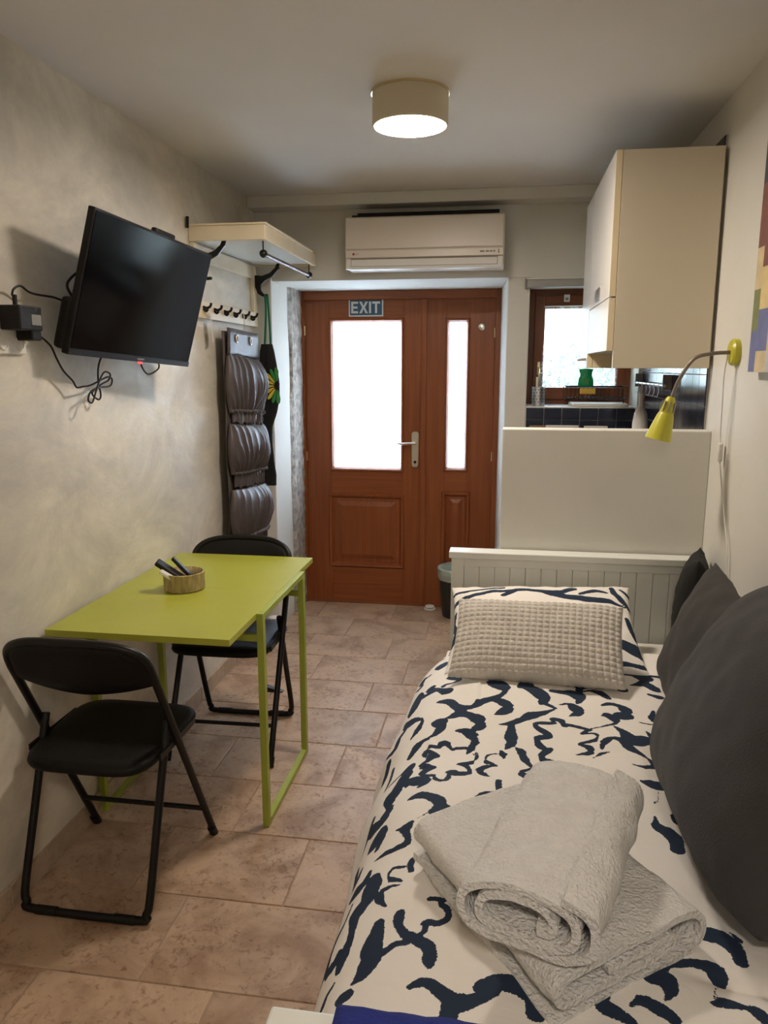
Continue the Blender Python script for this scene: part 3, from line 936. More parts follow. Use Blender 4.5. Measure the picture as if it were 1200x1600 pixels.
tag(MB().tube(catmull([(-1.215, 2.14, 1.78), (-1.24, 2.12, 1.76), (-1.25, 2.10, 1.73), (-1.245, 2.13, 1.695), (-1.235, 2.17, 1.70), (-1.22, 2.18, 1.74)], 7), 0.004, 7).build('aerial_cable', 'blackplastic', None, smooth=True), 'short black cable bulging out beside the tilted television', 'cable')
bq = TV @ Vector((0.06, 0.02, -TH / 2 + 0.01)); bq2 = TV @ Vector((0.17, 0.02, -TH / 2 + 0.01))
tag(MB().tube(catmull([bq, bq + Vector((0, .005, -0.03)), bq + Vector((0, .05, -0.055)), bq2 + Vector((0, 0, -0.03)), bq2], 7), 0.003, 7).build('looped_cable', 'blackplastic', None, smooth=True), 'thin black cable loop hanging from the bottom edge of the television', 'cable')

# ------------------------------------------------------------------ coat rack
cr = root('coat_rack', (XL, 3.62, 1.70), 'cream wall coat rack with hat shelf and black hooks', 'coat rack')
RX = -1.0
box('end_board', 'cream', cr, XL + 0.002, RX, 3.195, 3.213, 2.022, 2.082, 0.002)
box('end_board', 'cream', cr, XL + 0.002, RX, 4.045, 4.063, 2.022, 2.082, 0.002)
box('front_rail', 'cream', cr, RX - 0.018, RX, 3.213, 4.045, 2.022, 2.082, 0.002)
box('shelf_board', 'lacquer', cr, XL + 0.002, RX - 0.018, 3.213, 4.045, 2.032, 2.044)
box('cap_strip', 'cream', cr, XL + 0.002, RX + 0.006, 3.190, 3.216, 2.082, 2.090, 0.001)
box('cap_strip', 'cream', cr, RX - 0.022, RX + 0.006, 3.216, 4.063, 2.082, 2.090, 0.001)
for y in (3.205, 3.985):
    box('stile', 'cream', cr, XL + 0.001, XL + 0.020, y, y + 0.048, 1.712, 2.020, 0.002)
box('top_rail', 'cream', cr, XL + 0.001, XL + 0.016, 3.253, 3.985, 1.955, 2.020, 0.002)
box('bottom_rail', 'cream', cr, XL + 0.001, XL + 0.022, 3.253, 3.985, 1.712, 1.785, 0.002)
MB().tube([(-1.325, 3.165, 2.07), (-1.322, 3.165, 2.115)], 0.007, 8).build('wall_hook', 'black', cr)
for k in range(6):
    y = 3.275 + k * 0.128
    h = part_root('small_hook', cr)
    MB().tube(catmull([(XL + 0.022, y, 1.760), (XL + 0.040, y, 1.755), (XL + 0.055, y, 1.762), (XL + 0.060, y, 1.776)], 5), 0.006, 8).build('upper_arm', 'black', h, smooth=True)
    MB().tube(catmull([(XL + 0.022, y, 1.752), (XL + 0.034, y, 1.742), (XL + 0.044, y, 1.750)], 5), 0.006, 8).build('lower_arm', 'black', h, smooth=True)
for y in (3.228, 4.010):
    h = part_root('large_hook', cr)
    MB().prism([(XL + 0.02, 1.975), (XL + 0.06, 1.972), (XL + 0.10, 1.985), (XL + 0.13, 2.010), (XL + 0.142, 2.035), (XL + 0.156, 2.034), (XL + 0.150, 2.005), (XL + 0.118, 1.968), (XL + 0.072, 1.945), (XL + 0.052, 1.925), (XL + 0.05, 1.900), (XL + 0.066, 1.880), (XL + 0.086, 1.880), (XL + 0.086, 1.868), (XL + 0.060, 1.866), (XL + 0.035, 1.880), (XL + 0.02, 1.915)], y - 0.007, y + 0.007, 'y').build('plate', 'black', h, 0.003)
rx = -1.025
MB().tube([(rx, 3.255, 1.972), (rx, 4.01, 1.972)], 0.0085, 12).build('rod', 'rodmetal', cr, smooth='auto')
for y in (3.245, 4.015):
    MB().lathe([(0.002, -0.018), (0.012, -0.014), (0.018, 0), (0.012, 0.014), (0.002, 0.018)], 14, Matrix.Translation((rx, y, 1.972)) @ rot('X', 90)).build('rod_end', 'black', cr, smooth=True)
    MB().tube([(rx, y, 1.985), (rx, y, 2.024)], 0.003, 6).build('hanger_pin', 'black', cr)
box('screw_cap', 'black', cr, RX - 0.20, RX - 0.192, 4.041, 4.046, 2.008, 2.016)

pt = root('paper_strip', (-1.29, 3.30, 1.62), 'white paper tag hanging from the first small hook of the coat rack', 'paper tag')
MB().box(-0.001, 0.001, -0.030, 0.030, -0.13, 0, Matrix.Translation((-1.296, 3.315, 1.742)) @ rot('X', 6) @ rot('Z', 20)).build('strip', 'paper', pt)

# ------------------------------------------------------------------ hanging shoe organiser
so = root('hanging_organizer', (-1.29, 3.6, 0.55), 'grey satin hanging shoe organizer with gathered pockets', 'organizer')
def oy(z):   # left and right edges along the wall at height z
    return 3.42, 3.87 + 0.06 * (1.7 - z)
A = []
for i in range(24):
    z = 1.665 - 1.115 * i / 23
    a, b = oy(z)
    A.append([(-1.285 + 0.008 * nz(z * 4, j * 0.4), a + (b - a) * j / 12, z) for j in range(13)])
MB().grid([r[::-1] for r in A]).build('back_panel', 'satin', so, smooth=True, solid=0.006)
A = []
for i in range(6):
    z = 1.68 - 0.125 * i / 5
    a, b = oy(z)
    A.append([(-1.262 + 0.004 * nz(z * 10, j * 0.7), a + 0.005 + (b - 0.02 - a) * j / 14, z - 0.012 * j / 14) for j in range(15)])
MB().grid([r[::-1] for r in A]).build('header_band', 'satin', so, smooth=True, solid=0.008)
for y in (3.52, 3.72):
    MB().tube([(-1.252, y + 0.012 * math.cos(t), 1.636 - 0.03 * (y - 3.42) + 0.017 * math.sin(t)) for t in [2 * math.pi * k / 16 for k in range(16)]], 0.004, 6, closed=True).build('eyelet', 'chrome', so, smooth=True)
MB().tube(catmull([(-1.285, 3.66, 1.77), (-1.27, 3.66, 1.775), (-1.262, 3.66, 1.74), (-1.262, 3.655, 1.68)], 6), 0.002, 6).build('hanger_wire', 'steel', so, smooth=True)
for p, (zt, zb, zr) in enumerate(((1.55, 1.275, 1.225), (1.225, 0.98, 0.915), (0.91, 0.655, 0.61))):
    A = []
    nj = 120
    for i in range(64):
        t = i / 63
        z = zt - (zt - zr) * t
        a, b = oy(z)
        tb = (zt - z) / (zt - zb)
        wide = 1.0 + 0.14 * math.sin(math.pi * min(1, tb)) if tb < 1 else 0.86
        bulge = 0.060 * math.sin(math.pi * min(1, tb) ** 0.8) ** 0.8 if tb < 1 else 0.0
        gather = max(0, min(1, (tb - 0.35) / 0.65))
        row = []
        for j in range(nj):
            u = j / (nj - 1)
            prof_ = math.sin(math.pi * u) ** 0.35
            y = (a + b) / 2 + 0.01 + (u - 0.5) * (b - a) * wide
            qd = (u - 0.5) / (1.0 - 0.30 * gather)
            ph = qd * 8.5 + 0.9 * nz(u * 2.6 + p * 3, z * 2.4, p) + 7
            tri = abs((ph % 1.0) - 0.5) * 2
            ph2 = qd * 17 + 1.3 * nz(u * 3, z * 4 + p, p + 4) + 9
            tri2 = abs((ph2 % 1.0) - 0.5) * 2
            pl_ = 0.026 * (tri ** 1.6 - 0.4) * (0.4 + 0.6 * gather) * (1 - 0.5 * (tb > 1)) + 0.010 * (tri2 ** 2 - 0.3) * gather + 0.02 * nz(u * 3 + p, z * 6, p + 2)
            x = -1.272 + (bulge + 0.012 + pl_) * prof_ + 0.02 * prof_ * (tb > 0.95)
            row.append((max(x, -1.276), y, z - 0.03 * (u - 0.5) + 0.006 * math.sin(u * 40) * (tb > 1)))
        A.append(row)
    MB().grid([r[::-1] for r in A]).build('pocket', 'satin', so, smooth=True, solid=0.003)

# ------------------------------------------------------------------ black cloth bag with green straps
bgx = root('apron', (-1.24, 4.0, 0.86), 'black printed apron hanging by green straps from the large hook', 'apron')
for dy, dx in ((0.0, 0.0), (0.014, 0.010)):
    MB().tube(catmull([(-1.262 + dx, 4.005 + dy * .3, 1.878), (-1.258 + dx, 4.0 + dy, 1.80), (-1.262 + dx * 2, 3.995 + dy, 1.70), (-1.268 + dx * 3, 3.99 + dy, 1.60)], 5), 0.006, 6).build('strap', 'greenstrap', bgx, smooth=True)
prof = [(1.62, -1.275, -1.215), (1.58, -1.285, -1.205), (1.50, -1.290, -1.192), (1.42, -1.292, -1.180), (1.34, -1.295, -1.182), (1.26, -1.300, -1.200), (1.19, -1.305, -1.225), (1.10, -1.285, -1.228), (1.0, -1.295, -1.222), (0.93, -1.305, -1.210), (0.87, -1.305, -1.212)]
A = []
n = 28
zz = [1.62 - 0.75 * i / 40 for i in range(41)]
for z in zz:
    pz_ = [p[0] for p in prof][::-1]
    xa = float(np.interp(z, pz_, [p[1] for p in prof][::-1]))
    xb = float(np.interp(z, pz_, [p[2] for p in prof][::-1]))
    row = []
    for k in range(n):
        a = 2 * math.pi * k / n
        fx = math.cos(a)
        fy = math.sin(a)
        row.append(((xa + xb) / 2 + (xb - xa) / 2 * fx, 3.968 - 0.01 + 0.022 * fy * (1 + 0.25 * nz(z * 9, a)) + 0.008 * nz(z * 6, fx * 2), z))
    A.append(row)
m_ = MB().grid(A, wrap=True)
m_.add(A[0], [tuple(range(n))])
m_.add(A[-1], [tuple(range(n))[::-1]])
m_.build('cloth', 'blackcloth', bgx, smooth=True)
fc = Vector((-1.185, 3.948, 1.405))
for k in range(9):
    a = math.radians(95 + k * 22)
    mt_ = 'yellow' if 2 <= k <= 6 else 'leafgreen'
    d = Vector((math.cos(a), 0, math.sin(a) * 1.3))
    e = Vector((-math.sin(a), 0, math.cos(a)))
    pts = []
    for t, wd in ((0.018, 0.002), (0.035, 0.006), (0.055, 0.009), (0.068, 0.007), (0.075, 0.001)):
        pts.append((fc + d * t + e * wd, fc + d * t - e * wd))
    vs = [q for pr in pts for q in pr]
    vs2 = []
    for q in vs:
        fx = max(-0.999, min(0.999, (q.x + 1.236) / 0.056))
        vs2.append((q.x, 3.954 - 0.026 * math.sqrt(1 - fx * fx) - 0.007, q.z))
    MB().add(vs2, [(2 * i, 2 * i + 1, 2 * i + 3, 2 * i + 2) for i in range(4)]).build('printed_petal', mt_, bgx, solid=0.001)

# ------------------------------------------------------------------ green folding table
tb = root('folding_table', (-1.04, 2.44, 0), 'lime green folding table with metal frame legs', 'table')
box('table_top', 'green', tb, -1.322, -0.752, 1.962, 2.448, 0.720, 0.740, 0.0006)
box('table_top', 'green', tb, -1.322, -0.752, 2.4485, 2.925, 0.720, 0.740, 0.0006)
q = 0.020
for xa, xb in ((-0.752, -0.730), (-1.330, -1.308)):
    f = part_root('leg_frame', tb)
    zt = 0.740 if xa > -1 else 0.718
    box('leg', 'greenedge', f, xa, xb, 2.20, 2.20 + 0.024, 0.0, zt, 0.0015)
    box('leg', 'greenedge', f, xa, xb, 2.690, 2.690 + 0.024, 0.0, zt, 0.0015)
    box('foot_bar', 'greenedge', f, xa, xb, 2.224, 2.690, 0.002, 0.022, 0.0015)
    box('top_bar', 'greenedge', f, xa, xb, 2.224, 2.690, zt - 0.020, zt, 0.0015)
for y in (2.206, 2.698):
    box('cross_rail', 'greenedge', tb, -1.308, -0.752, y, y + 0.014, 0.645, 0.668, 0.001)

# ------------------------------------------------------------------ folding chairs
def make_chair(label):
    c = root('folding_chair', (0, 0, 0), label, 'chair', 'black folding chairs at the green table')
    X0, yf, yt, zt = 0.205, 0.215, -0.185, 0.800
    def drop(u):
        return 0.098 * (1 - max(0.0, 1 - abs(u) ** 3) ** (1 / 3))
    def yback(z, u):
        return yt + (zt - z) * 0.43 - 0.020 * (1 - u * u)
    us = [math.sin(math.pi / 2 * k / 14) for k in range(14, -15, -1)]
    us = [1.0] + us[1:-1] + [-1.0]
    arch = []
    for u in us:
        z = zt - drop(u)
        arch.append((X0 * u, yback(z, u), z))
    y1, z1 = arch[0][1], arch[0][2]
    side = lambda s: [(s * X0, yf + (y1 - yf) * t, 0.012 + (z1 - 0.012) * t) for t in (0, 0.25, 0.5, 0.75, 0.93)]
    MB().tube(side(1) + arch + side(-1)[::-1], 0.0115, 10).build('back_frame', 'black', c, smooth='auto')
    xr = 0.186
    def rear(s):
        return [(s * xr, -0.035, 0.515), (s * xr, -0.12, 0.28), (s * xr, -0.195, 0.075), (s * (xr - 0.008), -0.208, 0.032), (s * (xr - 0.035), -0.213, 0.0125)]
    MB().tube(catmull(rear(-1) + rear(1)[::-1], 6), 0.0115, 10).build('rear_leg_frame', 'black', c, smooth='auto')
    MB().tube([(-X0, 0.145, 0.135), (X0, 0.145, 0.135)], 0.008, 8).build('cross_bar', 'black', c, smooth='auto')
    for s in (-1, 1):
        MB().tube([(s * X0, yf + 0.004, 0.0), (s * X0, yf - 0.016, 0.034)], 0.014, 10).build('foot_cap', 'blackplastic', c, smooth='auto')
        MB().tube([(s * (xr - 0.10), -0.214, 0.0125), (s * (xr - 0.04), -0.214, 0.0125)], 0.0130, 10).build('floor_pad', 'blackplastic', c, smooth='auto')
        box('side_bracket', 'black', c, s * 0.196 - 0.003, s * 0.196 + 0.003, -0.11, 0.13, 0.432, 0.452, 0.001)
    # padded seat
    rings = []
    N_ = 48
    for (ins, z) in ((0.030, 0.424), (0.004, 0.430), (0.0, 0.440), (0.004, 0.452), (0.02, 0.460), (0.06, 0.463), (0.12, 0.461)):
        ring = []
        for k in range(N_):
            a = 2 * math.pi * k / N_
            ca, sa_ = math.cos(a), math.sin(a)
            e = 0.42
            ux = math.copysign(abs(ca) ** e, ca)
            uy = math.copysign(abs(sa_) ** e, sa_)
            hw = 0.192 + (0.012 if uy > 0 else -0.004) * abs(uy)
            ring.append((ux * (hw - ins), 0.005 + uy * (0.205 - ins), z - 0.006 * (uy < 0) * abs(uy)))
        rings.append(ring)
    m = MB().grid(rings, wrap=True)
    m.add(rings[-1], [tuple(range(N_))])
    m.add(rings[0], [tuple(range(N_))[::-1]])
    m.build('seat', 'vinyl', c, smooth=True)
    # padded curved backrest
    nu, nv = 33, 9
    fr_, bk_ = [], []
    for i in range(nu):
        u = -1 + 2 * i / (nu - 1)
        x = 0.203 * u
        top = zt + 0.001 - drop(u)
        bot = 0.655 - 0.030 * (1 - u * u) ** 1.0 + 0.008 * abs(u)
        r1, r2 = [], []
        for j in range(nv):
            t = j / (nv - 1)
            z = bot + (top - bot) * t
            yl = yback(z, u)
            pad = 0.013 * (max(0, 1 - (2 * t - 1) ** 4)) ** 0.5 * max(0, 1 - abs(u) ** 8) ** 0.5 + 0.0015
            r1.append((x, yl + pad, z))
            r2.append((x, yl - pad, z))
        fr_.append(r1)
        bk_.append(r2)
    m = MB()
    ring2 = [a + b[::-1] for a, b in zip(fr_, bk_)]
    m.grid(ring2, wrap=True)
    m.add(ring2[0], [tuple(range(2 * nv))])
    m.add(ring2[-1], [tuple(range(2 * nv))[::-1]])
    m.build('backrest', 'vinyl', c, smooth=True)
    return c

ch = make_chair('black folding chair at the near edge of the green table, seen from behind')
ch.location = (-1.105, 1.925, 0)
ch2 = root('folding_chair', (0, 0, 0), 'black folding chair half hidden behind the green table', 'chair', 'black folding chairs at the green table')
for c in list(ch.children):
    d = c.copy()
    COL.objects.link(d)
    d.parent = ch2
ch2.location = (-1.055, 2.785, 0)
ch2.rotation_euler = (0, 0, math.pi + 0.03)

# ------------------------------------------------------------------ basket with remote controls
bk = root('basket', (-1.085, 2.425, 0.74), 'round woven straw basket on the green table', 'basket')
BM = Matrix.Translation((-1.085, 2.425, 0.7405))
A = []
for i, z in enumerate([0.0, 0.004] + [0.006 + 0.054 * k / 10 for k in range(11)]):
    row = []
    for k in range(96):
        a = 2 * math.pi * k / 96
        r = 0.068 + 0.0018 * math.cos(48 * a + math.pi * (i % 2)) + 0.0012 * nz(a * 5, z * 40) - (0.004 if i == 0 else 0)
        row.append(BM @ Vector((r * math.cos(a), r * math.sin(a), z)))
    A.append(row)
mi_ = MB().grid(A, wrap=True)
mi_.add(A[0], [tuple(range(96))[::-1]])
inner = [[BM @ Vector((rr * math.cos(2 * math.pi * k / 96), rr * math.sin(2 * math.pi * k / 96), z)) for k in range(96)] for rr, z in ((0.066, 0.061), (0.062, 0.060), (0.061, 0.005))]
mi_.grid(inner, wrap=True)
mi_.add(inner[-1], [tuple(range(96))])
mi_.grid([A[-1], inner[0]], wrap=True)
mi_.build('bowl', 'straw', bk, smooth=True)
MB().tube([BM @ Vector((0.0665 * math.cos(2 * math.pi * k / 40), 0.0665 * math.sin(2 * math.pi * k / 40), 0.061)) for k in range(40)], 0.003, 8, closed=True).build('rim', 'straw', bk, smooth=True)
def remote(label, mat, p0, p1, wd, th, roll, knobs=True):
    r = root('remote_control', tuple(p0), label, 'remote control', 'remote controls in the basket')
    d = (Vector(p1) - Vector(p0))
    ln = d.length
    ez = d.normalized()
    ex = (Vector((0, 1, 0)) - ez * ez.y).normalized()
    ey = ez.cross(ex)
    mm = frame_mat(Vector(p0), ex, ey, ez) @ Matrix.Rotation(math.radians(roll), 4, 'Z')
    MB().box(-wd / 2, wd / 2, -th / 2, th / 2, 0, ln, mm).build('case', mat, r, 0.005)
    MB().box(-wd / 2 + 0.004, wd / 2 - 0.004, th / 2 - 0.0005, th / 2 + 0.0012, 0.02, ln - 0.03, mm).build('keypad', 'greymark' if mat != 'paper' else 'grey', r)
remote('dark remote control with a thick rounded end sticking out of the basket', 'blackplastic', (-1.045, 2.415, 0.753), (-1.165, 2.385, 0.845), 0.036, 0.018, 0)
remote('slim black remote control at the back of the basket', 'blackplastic', (-1.040, 2.440, 0.757), (-1.125, 2.425, 0.850), 0.026, 0.012, 10)
remote('cream remote control in the front of the basket', 'paper', (-1.050, 2.385, 0.752), (-1.145, 2.370, 0.818), 0.030, 0.013, 0)

# ------------------------------------------------------------------ bin, door stops
bi = root('waste_bin', (-0.255, 4.50, 0), 'dark waste bin with pale liner between door and bed', 'bin')
bmx = Matrix.Translation((-0.255, 4.505, 0))
MB().lathe([(0.085, 0.0), (0.088, 0.004), (0.112, 0.27), (0.114, 0.275), (0.109, 0.275), (0.085, 0.01)], 36, bmx, cap=False).build('body', 'binplastic', bi, smooth='auto')
A = []
for i in range(7):
    t = i / 6
    A.append([bmx @ Vector(((0.118 + 0.006 * nz(k * 0.6, t * 3) - 0.012 * (t - 0.6) ** 2) * math.cos(2 * math.pi * k / 40), (0.118 + 0.006 * nz(k * 0.6, t * 3) - 0.02 * (t - 0.6) ** 2) * math.sin(2 * math.pi * k / 40), 0.235 + 0.075 * t + 0.006 * nz(k * 0.5, 9, t))) for k in range(40)])
A.append([bmx @ Vector((0.09 * math.cos(2 * math.pi * k / 40), 0.09 * math.sin(2 * math.pi * k / 40), 0.285)) for k in range(40)])
A.append([bmx @ Vector((0.08 * math.cos(2 * math.pi * k / 40), 0.08 * math.sin(2 * math.pi * k / 40), 0.05)) for k in range(40)])
MB().grid(A, wrap=True).build('liner', 'liner', bi, smooth=True)
def doorstop(x, y, label, z=0.0):
    s = root('door_stop', (x, y, z), label, 'door stop', 'round white door stops on the floor')
    mm = Matrix.Translation((x, y, z))
    MB().lathe([(0.036, 0), (0.037, 0.006), (0.030, 0.010)], 24, mm).build('base', 'white', s, smooth='auto')
    MB().lathe([(0.029, 0.010), (0.029, 0.016)], 24, mm).build('rubber_ring', 'greymark', s, smooth='auto')
    MB().lathe([(0.030, 0.016), (0.028, 0.022), (0.016, 0.027)], 24, mm).build('cap', 'white', s, smooth='auto')
doorstop(-0.43, 4.60, 'round white door stop at the foot of the wooden door')
doorstop(-1.275, 4.03, 'round white door stop near the stucco wall, behind the folding chair', 0.0725)
tag(MB().prism([(-1.07, 0.0), (-0.99, 0.0), (-0.99, 0.004), (-1.07, 0.026)], 3.235, 3.265, 'y').build('door_wedge', 'blackplastic', None, 0.002), 'small black rubber wedge on the floor tiles', 'door wedge')

# ------------------------------------------------------------------ bed
bd = root('day_bed', (0.26, 1.68, 0), 'white wooden day bed with panelled headboard', 'bed')
BX0, BX1 = -0.172, 0.680
hb = part_root('headboard', bd)
box('post', 'lacquer', hb, BX0, BX0 + 0.045, 2.655, 2.700, 0, 0.832, 0.002)
box('post', 'lacquer', hb, BX1 - 0.045, BX1, 2.655, 2.700, 0, 0.832, 0.002)
box('cap', 'lacquer', hb, BX0 - 0.008, BX1 + 0.005, 2.640, 2.712, 0.832, 0.856, 0.003)
box('top_rail', 'lacquer', hb, BX0 + 0.045, BX1 - 0.045, 2.659, 2.697, 0.800, 0.832, 0.001)
nb = 14
wdt = (BX1 - BX0 - 0.09) / nb
for k in range(nb):
    xa = BX0 + 0.045 + k * wdt
    box('board', 'lacquer', hb, xa + 0.0006, xa + wdt - 0.0006, 2.668, 2.688, 0.30, 0.802, 0.0012, segs=1)
fb = part_root('footboard', bd)
box('cap', 'lacquer', fb, -0.219, BX1 + 0.005, 0.585, 0.650, 0.831, 0.855, 0.003)
box('panel', 'lacquer', fb, -0.20, BX1, 0.602, 0.635, 0.06, 0.831, 0.002)
box('side_board', 'lacquer', bd, BX0, BX0 + 0.022, 0.635, 2.655, 0.06, 0.42, 0.002)
for k in range(2):
    dd = box('drawer', 'lacquer', bd, BX0 - 0.012, BX0, 0.68 + k * 0.99, 1.64 + k * 0.99, 0.08, 0.30, 0.003)
    MB().lathe([(0.006, 0), (0.006, 0.012), (0.015, 0.016), (0.012, 0.024)], 16, Matrix.Translation((BX0 - 0.012, 1.16 + k * 0.99, 0.2)) @ rot('Y', -90)).build('knob', 'lacquer', dd, smooth='auto')
box('slat_base', 'lacquer', bd, BX0 + 0.022, BX1, 0.635, 2.655, 0.36, 0.40)
A_ = MB().box(-0.160, 0.672, 0.66, 2.645, 0.402, 0.560)
tag(A_.build('mattress', 'sheet', None, 0.035, smooth='auto', segs=5), 'mattress under a white fitted sheet on the day bed', 'mattress')

